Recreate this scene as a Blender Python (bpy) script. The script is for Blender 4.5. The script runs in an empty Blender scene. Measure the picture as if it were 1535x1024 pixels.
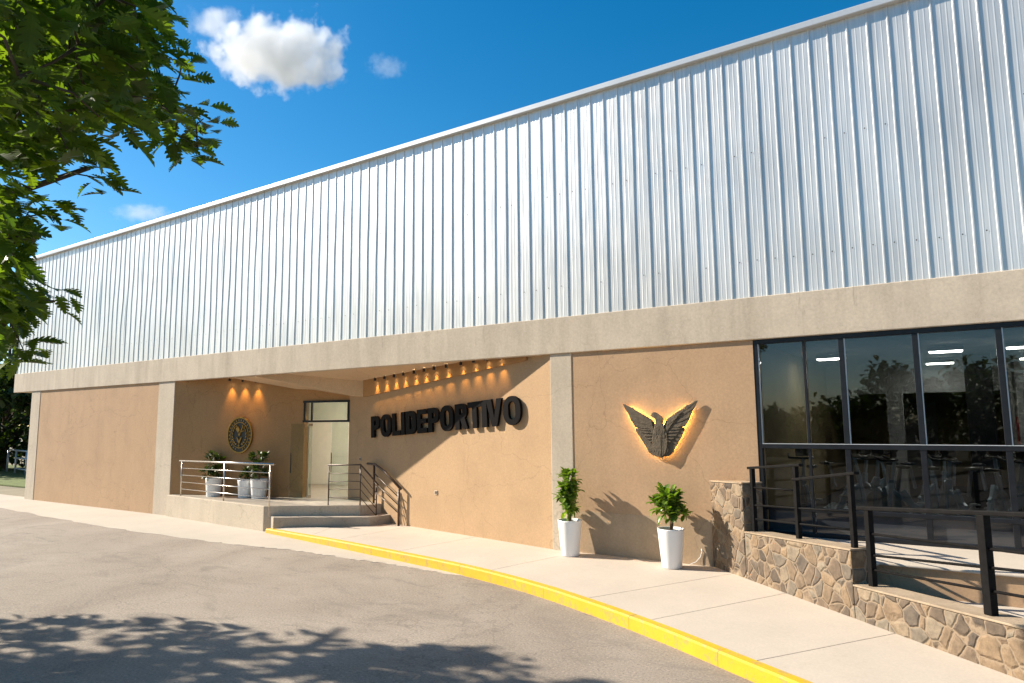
import bpy, bmesh, math, random
from mathutils import Vector, Matrix
R = math.radians
S = bpy.context.scene
COL = S.collection

# ------------------------------------------------------------------ camera
cd = bpy.data.cameras.new('camera')
cam = bpy.data.objects.new('camera', cd); COL.objects.link(cam); S.camera = cam
cd.sensor_width = 36.0
cd.lens = 36.0 * 1024.88 / 1535.0
cd.clip_start = 0.1; cd.clip_end = 4000
_y, _p, _r = R(-33.116), R(6.81), R(-0.517)
_f = Vector((math.sin(_y)*math.cos(_p), math.cos(_y)*math.cos(_p), math.sin(_p)))
_rt = Vector((math.cos(_y), -math.sin(_y), 0)); _up = _rt.cross(_f)
_r2 = math.cos(_r)*_rt + math.sin(_r)*_up; _u2 = -math.sin(_r)*_rt + math.cos(_r)*_up
cam.matrix_world = Matrix(((_r2.x, _u2.x, -_f.x, 0), (_r2.y, _u2.y, -_f.y, -11.0068), (_r2.z, _u2.z, -_f.z, 2.465), (0, 0, 0, 1)))

# ------------------------------------------------------------------ sky and sun
SUN = Vector((1, .30, -.65)).normalized()          # the way the light travels
W = bpy.data.worlds.new('World'); S.world = W; W.use_nodes = True
wn, wl = W.node_tree.nodes, W.node_tree.links
sky = wn.new('ShaderNodeTexSky'); sky.sky_type = 'NISHITA'; sky.sun_disc = False
sky.sun_elevation = math.asin(-SUN.z); sky.sun_rotation = math.atan2(-SUN.x, -SUN.y)
sky.air_density = 1.0; sky.dust_density = 0.4; sky.ozone_density = 3.0
hs = wn.new('ShaderNodeHueSaturation'); hs.inputs['Saturation'].default_value = 1.42; hs.inputs['Hue'].default_value = .492
wl.new(sky.outputs[0], hs.inputs['Color']); wl.new(hs.outputs[0], wn['Background'].inputs[0])
wn['Background'].inputs[1].default_value = 0.075
sl = bpy.data.lights.new('sun', 'SUN'); sl.energy = 5.0; sl.angle = R(.5); sl.color = (1, .91, .77)
so = bpy.data.objects.new('sun', sl); COL.objects.link(so)
so.rotation_euler = SUN.to_track_quat('-Z', 'Y').to_euler(); so.location = (-30, -20, 30)
S.view_settings.view_transform = 'Standard'; S.view_settings.look = 'None'
S.view_settings.exposure = 1.1; S.view_settings.gamma = 1
S.cycles.max_bounces = 10; S.cycles.transparent_max_bounces = 24; S.cycles.volume_bounces = 32
S.cycles.use_denoising = True
random.seed(11)

# ------------------------------------------------------------------ helpers
WL = {}
def tag(o, label=None, cat=None, group=None, kind=None):
    for k, v in (('label', label), ('category', cat), ('group', group), ('kind', kind)):
        if v: o[k] = v
    return o
def thing(name, label, cat, loc=(0, 0, 0), group=None):
    o = bpy.data.objects.new(name, None); COL.objects.link(o); o.location = loc
    o.empty_display_size = .2
    WL[o] = Vector(loc); return tag(o, label, cat, group)
class MB:
    def __init__(s): s.v = []; s.f = []
    def add(s, vs, fs):
        b = len(s.v); s.v += [tuple(p) for p in vs]; s.f += [tuple(b+i for i in f) for f in fs]; return s
    def box(s, x0, x1, y0, y1, z0, z1):
        return s.add([(x0,y0,z0),(x1,y0,z0),(x1,y1,z0),(x0,y1,z0),(x0,y0,z1),(x1,y0,z1),(x1,y1,z1),(x0,y1,z1)],
                     [(0,3,2,1),(4,5,6,7),(0,1,5,4),(1,2,6,5),(2,3,7,6),(3,0,4,7)])
    def bar(s, a, b, w, h, up=(0,0,1)):
        a, b = Vector(a), Vector(b); d = (b-a).normalized(); up = Vector(up)
        if abs(d.dot(up)) > .98: up = Vector((0,1,0))
        x = d.cross(up).normalized()*w/2; u = x.cross(d).normalized()*h/2
        vs = [a-x-u, a+x-u, a+x+u, a-x+u, b-x-u, b+x-u, b+x+u, b-x+u]
        return s.add(vs, [(0,1,2,3),(7,6,5,4),(0,4,5,1),(1,5,6,2),(2,6,7,3),(3,7,4,0)])
    def prism(s, poly, z0, z1):
        n = len(poly)
        if sum(poly[i-1][0]*poly[i][1]-poly[i][0]*poly[i-1][1] for i in range(n)) < 0: poly = poly[::-1]
        z1s = z1 if isinstance(z1, (list, tuple)) else [z1]*n
        vs = [(p[0],p[1],z0) for p in poly]+[(p[0],p[1],z) for p, z in zip(poly, z1s)]
        return s.add(vs, [tuple(range(n-1,-1,-1)), tuple(range(n,2*n))]+[(i,(i+1)%n,n+(i+1)%n,n+i) for i in range(n)])
    def wall(s, a, b, z0, z1, t, back=1):       # slab standing on line a-b, thickness t to its left (back=1) or right
        ax, ay = a; bx, by = b; L = math.hypot(bx-ax, by-ay); nx, ny = -(by-ay)/L*t*back, (bx-ax)/L*t*back
        return s.prism([(ax,ay),(bx,by),(bx+nx,by+ny),(ax+nx,ay+ny)], z0, z1)
    def tube(s, pts, r, n=10, cap=True):
        pts = [Vector(p) for p in pts]; m = len(pts); rr = r if isinstance(r, (list, tuple)) else [r]*m
        b = len(s.v); prev = None
        for i, p in enumerate(pts):
            d = (pts[min(i+1,m-1)]-pts[max(i-1,0)]).normalized()
            if prev is None:
                x = d.orthogonal().normalized()
            else:
                x = (prev-d*prev.dot(d)).normalized()
            prev = x; y = d.cross(x)
            for k in range(n):
                a = 2*math.pi*k/n; s.v.append(tuple(p+(x*math.cos(a)+y*math.sin(a))*rr[i]))
        for i in range(m-1):
            for k in range(n):
                s.f.append((b+i*n+k, b+i*n+(k+1)%n, b+(i+1)*n+(k+1)%n, b+(i+1)*n+k))
        if cap:
            s.f.append(tuple(b+k for k in range(n-1,-1,-1))); s.f.append(tuple(b+(m-1)*n+k for k in range(n)))
        return s
    def lathe(s, prof, c=(0,0,0), n=32, close=False):
        b = len(s.v); m = len(prof)
        for r, z in prof:
            for k in range(n):
                a = 2*math.pi*k/n; s.v.append((c[0]+r*math.cos(a), c[1]+r*math.sin(a), c[2]+z))
        for i in range(m-1):
            for k in range(n): s.f.append((b+i*n+k, b+i*n+(k+1)%n, b+(i+1)*n+(k+1)%n, b+(i+1)*n+k))
        if close:
            s.f.append(tuple(b+k for k in range(n-1,-1,-1))); s.f.append(tuple(b+(m-1)*n+k for k in range(n)))
        return s
    def build(s, name, m, parent=None, smooth=False, bevel=0, seg=2):
        me = bpy.data.meshes.new(name)
        off = WL.get(parent, Vector((0,0,0))) if parent else Vector((0,0,0))
        me.from_pydata([(v[0]-off.x, v[1]-off.y, v[2]-off.z) for v in s.v], [], s.f)
        me.materials.append(m)
        if smooth: me.polygons.foreach_set('use_smooth', [True]*len(me.polygons))
        me.update()
        o = bpy.data.objects.new(name, me); COL.objects.link(o)
        if parent: o.parent = parent; WL[o] = off
        else: WL[o] = Vector((0,0,0))
        if bevel:
            b = o.modifiers.new('edge', 'BEVEL'); b.width = bevel; b.segments = seg; b.limit_method = 'ANGLE'; b.angle_limit = R(35)
        return o
def struct(name, mb, m, **k):
    return tag(mb.build(name, m, **k), kind='structure')
def single(name, mb, m, label, cat, group=None, **k):
    return tag(mb.build(name, m, **k), label, cat, group)
def copy_tree(o, parent=None):
    c = o.copy(); COL.objects.link(c)
    if parent: c.parent = parent
    for ch in list(o.children): copy_tree(ch, c)
    return c

# ------------------------------------------------------------------ materials
def nodes(name):
    m = bpy.data.materials.new(name); m.use_nodes = True
    return m, m.node_tree.nodes, m.node_tree.links, m.node_tree.nodes['Principled BSDF']
def ramp(n, pts):
    r = n.new('ShaderNodeValToRGB'); e = r.color_ramp.elements
    while len(e) < len(pts): e.new(.5)
    for i, (p, c) in enumerate(pts):
        e[i].position = p; e[i].color = (c if isinstance(c, tuple) else (c,c,c))+(1,)
    return r
def mixc(n, l, a, b, fac, mode='MIX'):
    x = n.new('ShaderNodeMix'); x.data_type = 'RGBA'; x.blend_type = mode
    for sock, v in ((x.inputs[0], fac), (x.inputs[6], a), (x.inputs[7], b)):
        if hasattr(v, 'is_output'): l.new(v, sock)
        elif isinstance(v, tuple): sock.default_value = v+(1,)
        else: sock.default_value = v
    return x.outputs[2]
def noise(n, l, scale, detail=6, rough=.6, sc=(1,1,1), vec=None, dist=0):
    tc = n.new('ShaderNodeTexCoord'); mp = n.new('ShaderNodeMapping'); mp.inputs['Scale'].default_value = sc
    l.new(tc.outputs['Object'], mp.inputs[0])
    t = n.new('ShaderNodeTexNoise'); t.inputs['Scale'].default_value = scale; t.inputs['Detail'].default_value = detail
    t.inputs['Roughness'].default_value = rough; t.inputs['Distortion'].default_value = dist
    l.new(mp.outputs[0], t.inputs['Vector']); return t.outputs[0]
def simple(name, c, rough=.5, metal=0, var=.12, scale=6, bump=0, bscale=60, coat=0, spec=None):
    m, n, l, p = nodes(name)
    r = ramp(n, [(.3, tuple(x*(1-var) for x in c)), (.7, tuple(min(1,x*(1+var)) for x in c))])
    l.new(noise(n, l, scale), r.inputs[0]); l.new(r.outputs[0], p.inputs['Base Color'])
    p.inputs['Roughness'].default_value = rough; p.inputs['Metallic'].default_value = metal
    if spec is not None: p.inputs['Specular IOR Level'].default_value = spec
    if coat: p.inputs['Coat Weight'].default_value = coat
    if bump:
        b = n.new('ShaderNodeBump'); b.inputs['Strength'].default_value = bump; b.inputs['Distance'].default_value = .02
        l.new(noise(n, l, bscale), b.inputs['Height']); l.new(b.outputs[0], p.inputs['Normal'])
    return m
def plaster(name, c, dirt, streak=.5, bump=.25, crack=.35):
    m, n, l, p = nodes(name)
    a = ramp(n, [(.30, tuple(x*.90 for x in c)), (.5, c), (.70, tuple(x*1.05 for x in c))]); l.new(noise(n, l, 1.1, 9, .66, dist=.5), a.inputs[0])
    g = ramp(n, [(.42, 0.), (.72, 1.)]); l.new(noise(n, l, 1.0, 6, .65, (2.6, 2.6, .35)), g.inputs[0])
    k = n.new('ShaderNodeMath'); k.operation = 'MULTIPLY'; k.inputs[1].default_value = streak; l.new(g.outputs[0], k.inputs[0])
    x = mixc(n, l, a.outputs[0], dirt, k.outputs[0])
    f = ramp(n, [(.3, .84), (.7, 1.09)]); l.new(noise(n, l, 30, 5, .75), f.inputs[0])
    g2 = ramp(n, [(.62, 0.), (.68, .45)]); l.new(noise(n, l, 2.6, 8, .7, (1.6,1.6,.22)), g2.inputs[0])
    x = mixc(n, l, x, tuple(v*.72 for v in dirt), g2.outputs[0])
    cv = n.new('ShaderNodeTexVoronoi'); cv.feature = 'DISTANCE_TO_EDGE'; cv.inputs['Scale'].default_value = .55
    tc = n.new('ShaderNodeTexCoord'); nz = n.new('ShaderNodeTexNoise'); nz.inputs['Scale'].default_value = 1.6; nz.inputs['Detail'].default_value = 7
    l.new(tc.outputs['Object'], nz.inputs['Vector']); va = n.new('ShaderNodeVectorMath'); va.operation = 'MULTIPLY_ADD'; va.inputs[1].default_value = (.9,.9,.9)
    l.new(nz.outputs['Color'], va.inputs[0]); l.new(tc.outputs['Object'], va.inputs[2]); l.new(va.outputs[0], cv.inputs['Vector'])
    ck = ramp(n, [(.0, crack), (.005, .0)]); l.new(cv.outputs['Distance'], ck.inputs[0]); x = mixc(n, l, x, tuple(v*.4 for v in dirt), ck.outputs[0])
    l.new(mixc(n, l, x, f.outputs[0], 1.0, 'MULTIPLY'), p.inputs['Base Color'])
    p.inputs['Roughness'].default_value = .88; p.inputs['Specular IOR Level'].default_value = .25
    b = n.new('ShaderNodeBump'); b.inputs['Strength'].default_value = bump; b.inputs['Distance'].default_value = .006
    l.new(noise(n, l, 70, 5, .7), b.inputs['Height']); l.new(b.outputs[0], p.inputs['Normal'])
    return m
M = {}
M['concrete'] = plaster('beam_concrete', (.56,.47,.365), (.34,.28,.21), .6, .35, .12)
M['column'] = plaster('column_concrete', (.54,.45,.345), (.39,.325,.25), .45, .3)
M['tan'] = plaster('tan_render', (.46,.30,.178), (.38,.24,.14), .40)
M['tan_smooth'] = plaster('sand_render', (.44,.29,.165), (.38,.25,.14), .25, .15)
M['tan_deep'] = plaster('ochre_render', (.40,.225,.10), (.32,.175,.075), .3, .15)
M['plinth'] = plaster('plinth_render', (.43,.31,.20), (.33,.24,.155), .6)
M['soffit'] = plaster('soffit_paint', (.62,.46,.31), (.55,.40,.27), .3, .1)
M['cream'] = simple('lobby_paint', (.72,.68,.58), .8, var=.04)
M['white'] = simple('white_glaze', (.82,.82,.81), .28, var=.02, scale=3, coat=.3)
M['soil'] = simple('potting_soil', (.05,.035,.025), .95, var=.4, scale=40, bump=.6)
M['black'] = simple('black_letter_paint', (.008,.007,.007), .5, var=.3, scale=30, spec=.05)
M['frame'] = simple('dark_frame_paint', (.012,.013,.016), .35, var=.3, scale=8, spec=.3)
M['rail_dark'] = simple('black_rail_paint', (.008,.0075,.0075), .6, var=.35, scale=14, bump=.1, bscale=90, spec=.07)
M['steel'] = simple('brushed_steel', (.62,.58,.53), .25, 1, var=.08, scale=30)
M['bronze_rail'] = simple('bronze_rail', (.07,.045,.03), .4, .3, var=.2, scale=12)
M['bulb'] = None
M['trim'] = simple('roof_flashing', (.55,.56,.57), .42, .35, var=.05, scale=2)
M['rock_metal'] = simple('cast_bronze', (.105,.078,.048), .6, .25, var=.35, scale=14, bump=.5, bscale=40)
M['gold'] = simple('gold_leaf', (.34,.20,.05), .45, .8, var=.2, scale=25)
M['seal_black'] = simple('black_enamel', (.012,.012,.014), .3, var=.2)
M['floor'] = simple('platform_tile', (.36,.31,.25), .55, var=.15, scale=5)
M['step'] = plaster('step_concrete', (.40,.34,.27), (.30,.25,.20), .5, .3)
M['gym_floor'] = simple('rubber_floor', (.05,.05,.055), .7)
M['gym_wall'] = simple('gym_wall', (.26,.20,.10), .8, var=.2, scale=1)
M['gym_grey'] = simple('gym_grey', (.30,.31,.31), .75, var=.1, scale=1)
M['gym_ceiling'] = simple('gym_ceiling', (.55,.55,.53), .9)
M['bike'] = simple('bike_black', (.02,.02,.022), .35, var=.2)
M['bike_grey'] = simple('bike_blue_grey', (.30,.37,.42), .35, .2, var=.2)
M['bike_silver'] = simple('bike_silver', (.5,.5,.52), .3, .9)
M['spandrel'] = simple('spandrel_glass', (.035,.038,.044), .10, var=.15, scale=2, coat=.6)
M['red'] = simple('red_poster', (.45,.03,.03), .5)
M['trunk'] = simple('bark', (.11,.08,.055), .95, var=.4, scale=7, bump=.8, bscale=18)
M['twig'] = simple('twig_bark', (.07,.055,.035), .9, var=.3, scale=9)
M['plant_stem'] = simple('plant_stem', (.16,.11,.06), .85, var=.3, scale=20)

def emit(name, c, s):
    m, n, l, p = nodes(name); p.inputs['Base Color'].default_value = c+(1,)
    p.inputs['Emission Color'].default_value = c+(1,); p.inputs['Emission Strength'].default_value = s
    return m
M['bulb'] = emit('lit_bulb', (1,.80,.5), 25)
M['led'] = emit('warm_led', (1,.60,.16), 85)
M['tube'] = emit('lit_tube', (1,.97,.9), 24)
M['lobby_lamp'] = emit('lobby_lamp', (1,.94,.80), 120)

def leaf_mat(name, c1, c2, tr=.35, rough=.45):
    m, n, l, p = nodes(name)
    g = n.new('ShaderNodeNewGeometry'); r = ramp(n, [(0, c1), (1, c2)]); l.new(g.outputs['Random Per Island'], r.inputs[0])
    l.new(r.outputs[0], p.inputs['Base Color']); p.inputs['Roughness'].default_value = rough
    p.inputs['Specular IOR Level'].default_value = .35
    t = n.new('ShaderNodeBsdfTranslucent')
    y = mixc(n, l, r.outputs[0], (1.9,2.0,.55), 1.0, 'MULTIPLY'); l.new(y, t.inputs[0])
    x = n.new('ShaderNodeMixShader'); x.inputs[0].default_value = tr
    l.new(p.outputs[0], x.inputs[1]); l.new(t.outputs[0], x.inputs[2]); l.new(x.outputs[0], n['Material Output'].inputs[0])
    return m
M['leaf'] = leaf_mat('tree_leaf', (.032,.064,.009), (.10,.15,.018), .5)
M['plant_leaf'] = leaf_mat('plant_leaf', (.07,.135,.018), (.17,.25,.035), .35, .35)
M['dark_leaf'] = leaf_mat('far_and_shaded_leaf', (.018,.036,.010), (.05,.08,.018), .25)  # on the platform plants this darker green paints in their shade
M['grass'] = simple('lawn', (.10,.13,.025), .9, var=.4, scale=3, bump=.5)

def glass(name, tint, ior=1.5, boost=1.0):
    m, n, l, p = nodes(name); n.remove(p)
    t = n.new('ShaderNodeBsdfTransparent'); t.inputs[0].default_value = tint+(1,)
    g = n.new('ShaderNodeBsdfGlossy'); g.inputs['Roughness'].default_value = 0.01; g.inputs[0].default_value = (.92,.95,1,1)
    f = n.new('ShaderNodeFresnel'); f.inputs[0].default_value = ior
    k = n.new('ShaderNodeMath'); k.operation = 'MULTIPLY'; k.inputs[1].default_value = boost; k.use_clamp = True
    l.new(f.outputs[0], k.inputs[0])
    b = n.new('ShaderNodeBump'); b.inputs['Strength'].default_value = .05; b.inputs['Distance'].default_value = .01
    l.new(noise(n, l, 1.1, 2), b.inputs['Height']); l.new(b.outputs[0], g.inputs['Normal'])
    x = n.new('ShaderNodeMixShader'); l.new(k.outputs[0], x.inputs[0]); l.new(t.outputs[0], x.inputs[1]); l.new(g.outputs[0], x.inputs[2])
    l.new(x.outputs[0], n['Material Output'].inputs[0]); return m
M['glass'] = glass('tinted_glass', (.58,.59,.58), 1.5, 1.5)
M['lower_glass'] = glass('lower_tinted_glass', (.62,.63,.62), 1.45, .6)
M['door_glass'] = glass('green_glass', (.86,.90,.88), 1.45, .6)

def cladding_mat():
    m, n, l, p = nodes('galvanised_cladding')
    a = ramp(n, [(.25, (.55,.545,.53)), (.5, (.71,.70,.675)), (.8, (.80,.785,.755))])
    l.new(noise(n, l, 3.2, 6, .7, (9, 9, .10)), a.inputs[0])
    b2 = ramp(n, [(.32, .82), (.68, 1.07)]); l.new(noise(n, l, .55, 5, .6, (1, 1, .6)), b2.inputs[0])
    l.new(mixc(n, l, a.outputs[0], b2.outputs[0], 1.0, 'MULTIPLY'), p.inputs['Base Color'])
    p.inputs['Metallic'].default_value = .52
    rr = ramp(n, [(.3, .34), (.7, .5)]); l.new(noise(n, l, 5, 4, .6, (4, 4, .2)), rr.inputs[0]); l.new(rr.outputs[0], p.inputs['Roughness'])
    b = n.new('ShaderNodeBump'); b.inputs['Strength'].default_value = .12; b.inputs['Distance'].default_value = .02
    l.new(noise(n, l, 3, 4, .6, (6, 6, .12)), b.inputs['Height']); l.new(b.outputs[0], p.inputs['Normal'])
    return m
M['clad'] = cladding_mat()

def asphalt_mat():
    m, n, l, p = nodes('worn_asphalt')
    a = ramp(n, [(.3, (.225,.185,.15)), (.5, (.28,.235,.19)), (.72, (.335,.285,.235))]); l.new(noise(n, l, .45, 8, .65, dist=.6), a.inputs[0])
    f = ramp(n, [(.30, .28), (.44, .88), (.58, 1.06), (.74, 2.3)]); l.new(noise(n, l, 34, 4, .9), f.inputs[0])
    x = mixc(n, l, a.outputs[0], f.outputs[0], 1.0, 'MULTIPLY')
    # pale scuffed stones
    v = n.new('ShaderNodeTexVoronoi'); v.inputs['Scale'].default_value = 55
    tc = n.new('ShaderNodeTexCoord'); l.new(tc.outputs['Object'], v.inputs['Vector'])
    q = ramp(n, [(.0, (.62,.62,.62)), (.12, (1,1,1)), (.5, (1.0,1.0,1.0))]); l.new(v.outputs['Distance'], q.inputs[0])
    x = mixc(n, l, x, q.outputs[0], .5, 'MULTIPLY')
    # stains
    g = ramp(n, [(.52, 0.), (.68, .6)]); l.new(noise(n, l, .8, 9, .78, (1,2.0,1), dist=1.2), g.inputs[0])
    x = mixc(n, l, x, (.15,.13,.11), g.outputs[0])
    # cracks
    c = n.new('ShaderNodeTexVoronoi'); c.feature = 'DISTANCE_TO_EDGE'; c.inputs['Scale'].default_value = .32
    mp = n.new('ShaderNodeMapping'); nz = n.new('ShaderNodeTexNoise'); nz.inputs['Scale'].default_value = 2.2; nz.inputs['Detail'].default_value = 6
    l.new(tc.outputs['Object'], nz.inputs['Vector'])
    va = n.new('ShaderNodeVectorMath'); va.operation = 'MULTIPLY_ADD'; va.inputs[1].default_value = (.7,.7,.7)
    l.new(nz.outputs['Color'], va.inputs[0]); l.new(tc.outputs['Object'], va.inputs[2]); l.new(va.outputs[0], c.inputs['Vector'])
    ck = ramp(n, [(.0, .30), (.003, .0)]); l.new(c.outputs['Distance'], ck.inputs[0])
    x = mixc(n, l, x, (.07,.06,.05), ck.outputs[0])
    l.new(x, p.inputs['Base Color']); p.inputs['Roughness'].default_value = .92; p.inputs['Specular IOR Level'].default_value = .25
    b = n.new('ShaderNodeBump'); b.inputs['Strength'].default_value = .55; b.inputs['Distance'].default_value = .012
    l.new(noise(n, l, 48, 5, .8), b.inputs['Height']); l.new(b.outputs[0], p.inputs['Normal'])
    return m
M['asphalt'] = asphalt_mat()
def pave_mat(name, c, edge=False):
    m, n, l, p = nodes(name)
    a = ramp(n, [(.3, tuple(x*.90 for x in c)), (.7, tuple(x*1.04 for x in c))]); l.new(noise(n, l, .8, 8, .68), a.inputs[0])
    f = ramp(n, [(.3, .88), (.7, 1.06)]); l.new(noise(n, l, 38, 5, .8), f.inputs[0])
    x = mixc(n, l, a.outputs[0], f.outputs[0], 1.0, 'MULTIPLY')
    g = ramp(n, [(.60, 0.), (.75, .35)]); l.new(noise(n, l, 1.9, 7, .7), g.inputs[0])
    x = mixc(n, l, x, tuple(v*.6 for v in c), g.outputs[0])
    l.new(x, p.inputs['Base Color']); p.inputs['Roughness'].default_value = .85; p.inputs['Specular IOR Level'].default_value = .3
    b = n.new('ShaderNodeBump'); b.inputs['Strength'].default_value = .25; b.inputs['Distance'].default_value = .006
    l.new(noise(n, l, 60, 5, .75), b.inputs['Height']); l.new(b.outputs[0], p.inputs['Normal'])
    return m
M['pave'] = pave_mat('pale_concrete_paving', (.49,.42,.345))
M['apron'] = pave_mat('apron_concrete', (.46,.40,.33))
M['gap'] = simple('joint_dirt', (.10,.085,.07), .95)
def yellow_mat():
    m, n, l, p = nodes('yellow_kerb_paint')
    a = ramp(n, [(.3, (.60,.345,.010)), (.7, (.68,.40,.014))]); l.new(noise(n, l, 2.5, 6), a.inputs[0])
    g = ramp(n, [(.525, 0.), (.565, .7)]); l.new(noise(n, l, 7, 9, .8), g.inputs[0])
    l.new(mixc(n, l, a.outputs[0], (.36,.27,.10), g.outputs[0]), p.inputs['Base Color']); p.inputs['Roughness'].default_value = .6
    b = n.new('ShaderNodeBump'); b.inputs['Strength'].default_value = .35; b.inputs['Distance'].default_value = .01
    l.new(noise(n, l, 30, 6, .7), b.inputs['Height']); l.new(b.outputs[0], p.inputs['Normal'])
    return m
M['yellow'] = yellow_mat()
def stone_mat(name, sc=5.6, dim=.50):
    m, n, l, p = nodes(name)
    tc = n.new('ShaderNodeTexCoord'); nz = n.new('ShaderNodeTexNoise'); nz.inputs['Scale'].default_value = 4; nz.inputs['Detail'].default_value = 4
    l.new(tc.outputs['Object'], nz.inputs['Vector'])
    va = n.new('ShaderNodeVectorMath'); va.operation = 'MULTIPLY_ADD'; va.inputs[1].default_value = (.10,.10,.10)
    l.new(nz.outputs['Color'], va.inputs[0]); l.new(tc.outputs['Object'], va.inputs[2])
    v = n.new('ShaderNodeTexVoronoi'); v.inputs['Scale'].default_value = sc; v.inputs['Randomness'].default_value = .95; l.new(va.outputs[0], v.inputs['Vector'])
    e = n.new('ShaderNodeTexVoronoi'); e.feature = 'DISTANCE_TO_EDGE'; e.inputs['Scale'].default_value = sc; e.inputs['Randomness'].default_value = .95; l.new(va.outputs[0], e.inputs['Vector'])
    sp = n.new('ShaderNodeSeparateColor'); l.new(v.outputs['Color'], sp.inputs[0])
    d = dim
    c = ramp(n, [(0, (.15*d,.11*d,.08*d)), (.28, (.32*d,.22*d,.14*d)), (.5, (.45*d,.30*d,.17*d)), (.72, (.20*d,.15*d,.11*d)), (.86, (.36*d,.29*d,.21*d)), (1, (.50*d,.36*d,.22*d))]); l.new(sp.outputs[0], c.inputs[0])
    f = ramp(n, [(.32, .55), (.68, 1.3)]); l.new(noise(n, l, 9, 8, .75), f.inputs[0])
    x = mixc(n, l, c.outputs[0], f.outputs[0], 1.0, 'MULTIPLY')
    k = ramp(n, [(.012, 1.), (.05, 0.)]); l.new(e.outputs['Distance'], k.inputs[0])
    l.new(mixc(n, l, x, (.47*d,.34*d,.22*d), k.outputs[0]), p.inputs['Base Color']); p.inputs['Roughness'].default_value = .85
    h = ramp(n, [(.02, 0.), (.12, 1.)]); l.new(e.outputs['Distance'], h.inputs[0])
    hh = n.new('ShaderNodeMath'); hh.operation = 'MULTIPLY_ADD'; hh.inputs[1].default_value = .35
    l.new(noise(n, l, 24, 5, .7), hh.inputs[0]); l.new(h.outputs[0], hh.inputs[2])
    b = n.new('ShaderNodeBump'); b.inputs['Strength'].default_value = .75; b.inputs['Distance'].default_value = .022
    l.new(hh.outputs[0], b.inputs['Height']); l.new(b.outputs[0], p.inputs['Normal'])
    return m
M['stone'] = stone_mat('rubble_stone')
M['coping'] = plaster('coping_mortar', (.36,.275,.19), (.22,.165,.11), .8, .6)
M['ground'] = simple('dry_ground', (.20,.17,.11), .95, var=.3, scale=.5, bump=.4, bscale=8)

# ------------------------------------------------------------------ ground, road, pavement
struct('ground', MB().box(-400, 400, -400, 400, -.6, -.014), M['ground'])
def sheet(name, poly, z, m, **k):
    mb = MB(); mb.prism(poly, z-.05, z); return struct(name, mb, m, **k)
sheet('road', [(-70,-1.0),(-70,-26),(40,-26),(40,-1.0)], 0.0, M['asphalt'])
def jag(pts, amp, n=14):
    out = []
    for i in range(len(pts)-1):
        a, b = pts[i], pts[i+1]
        for k in range(n):
            t = k/n; out.append((a[0]+(b[0]-a[0])*t+random.uniform(-amp,amp)*1.5, a[1]+(b[1]-a[1])*t+random.uniform(-amp,amp)))
    return out+[pts[-1]]
ap = jag([(-46,-1.3),(-25,-1.62),(-18.1,-2.0),(-13.6,-1.98),(-11.5,-1.75),(-9.6,-1.72),(-8.2,-1.80),(-7.3,-1.86)], .06)
sheet('path', ap+[(-6.9,-1.80),(-8.0,-1.45),(-13.5,-.60),(-13.9,.3),(-46,.3)], .006, M['apron'])
sheet('verge', [(-70,2.0),(-70,9),(-27.9,9),(-27.9,2.0)], .05, M['grass'])

# raised pavement: slabs between the kerb and the walls, with open joints
CURB = [(-13.62,-.60,.10),(-11.86,-.90,.125),(-10.80,-1.09,.14),(-8.67,-1.475,.15),(-6.93,-1.82,.155),(-5.42,-2.27,.155),
        (-4.08,-2.84,.155),(-3.00,-3.38,.155),(-2.05,-3.92,.155),(-1.0,-4.52,.155),(.2,-5.2,.155),(1.6,-6.0,.155),(3.4,-7.0,.155),(6.5,-8.8,.155)]
def spline(P, n=10):
    out = []
    for i in range(len(P)-1):
        p0, p1, p2, p3 = [Vector(P[max(0,min(len(P)-1,j))]) for j in (i-1,i,i+1,i+2)]
        for k in range(n):
            t = k/n; out.append(.5*((2*p1)+(p2-p0)*t+(2*p0-5*p1+4*p2-p3)*t*t+(3*p1-p0-3*p2+p3)*t**3))
    return out+[Vector(P[-1])]
CS = spline(CURB)
def off(poly, d):
    out = []
    for i, p in enumerate(poly):
        a, b = poly[max(0,i-1)], poly[min(len(poly)-1,i+1)]; t = (b-a); t.z = 0; t.normalize()
        out.append(Vector((p.x-t.y*d, p.y+t.x*d, p.z)))
    return out
CI = off(CS, .13)
kb = MB()
def kprof(o, q): return [(o.x,o.y,-.05),(o.x,o.y,o.z-.018),tuple(o.lerp(q,.18)),tuple(q),(q.x,q.y,-.05)]
for i0 in range(0, len(CS)-1, 13):
    idx = list(range(i0, min(i0+14, len(CS)))); co = [CS[k].copy() for k in idx]; cq = [CI[k].copy() for k in idx]
    hz = random.uniform(-.002,.002)
    for L_ in (co, cq):
        L_[0] = L_[0]+(L_[1]-L_[0]).normalized()*.0025; L_[-1] = L_[-1]+(L_[-2]-L_[-1]).normalized()*.0025
        for v in L_: v.z += hz
    b_ = len(kb.v)
    for o, q in zip(co, cq): kb.v += kprof(o, q)
    for k in range(len(idx)-1): kb.f += [(b_+5*k+j, b_+5*k+j+1, b_+5*k+j+6, b_+5*k+j+5) for j in range(4)]
    kb.f += [tuple(b_+j for j in range(5)), tuple(b_+5*(len(idx)-1)+j for j in (4,3,2,1,0))]
struct('kerb', kb, M['yellow'])
WALLP = [ # wall line
(-13.58,-.20,.115),(-13.30,-.35,.13),(-11.9,.2,.145),(-11.3,1.17,.16),(-10.57,1.0,.17),(-8.44,.50,.185),(-6.33,.03,.20),(-5.3,.03,.20),(-3.52,.08,.20),(-3.15,-.22,.20),
         (-2.25,-1.03,.20),(-.745,-2.38,.20),(.6,-3.59,.20),(1.9,-4.76,.20),(3.4,-6.1,.20),(6.5,-8.7,.20)]
KJ = [0, 10, 19.5, 29, 43, 57.7, 67.2, 81.5, 96, 109, 121, len(CI)-1]     # where each joint meets the kerb
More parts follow.
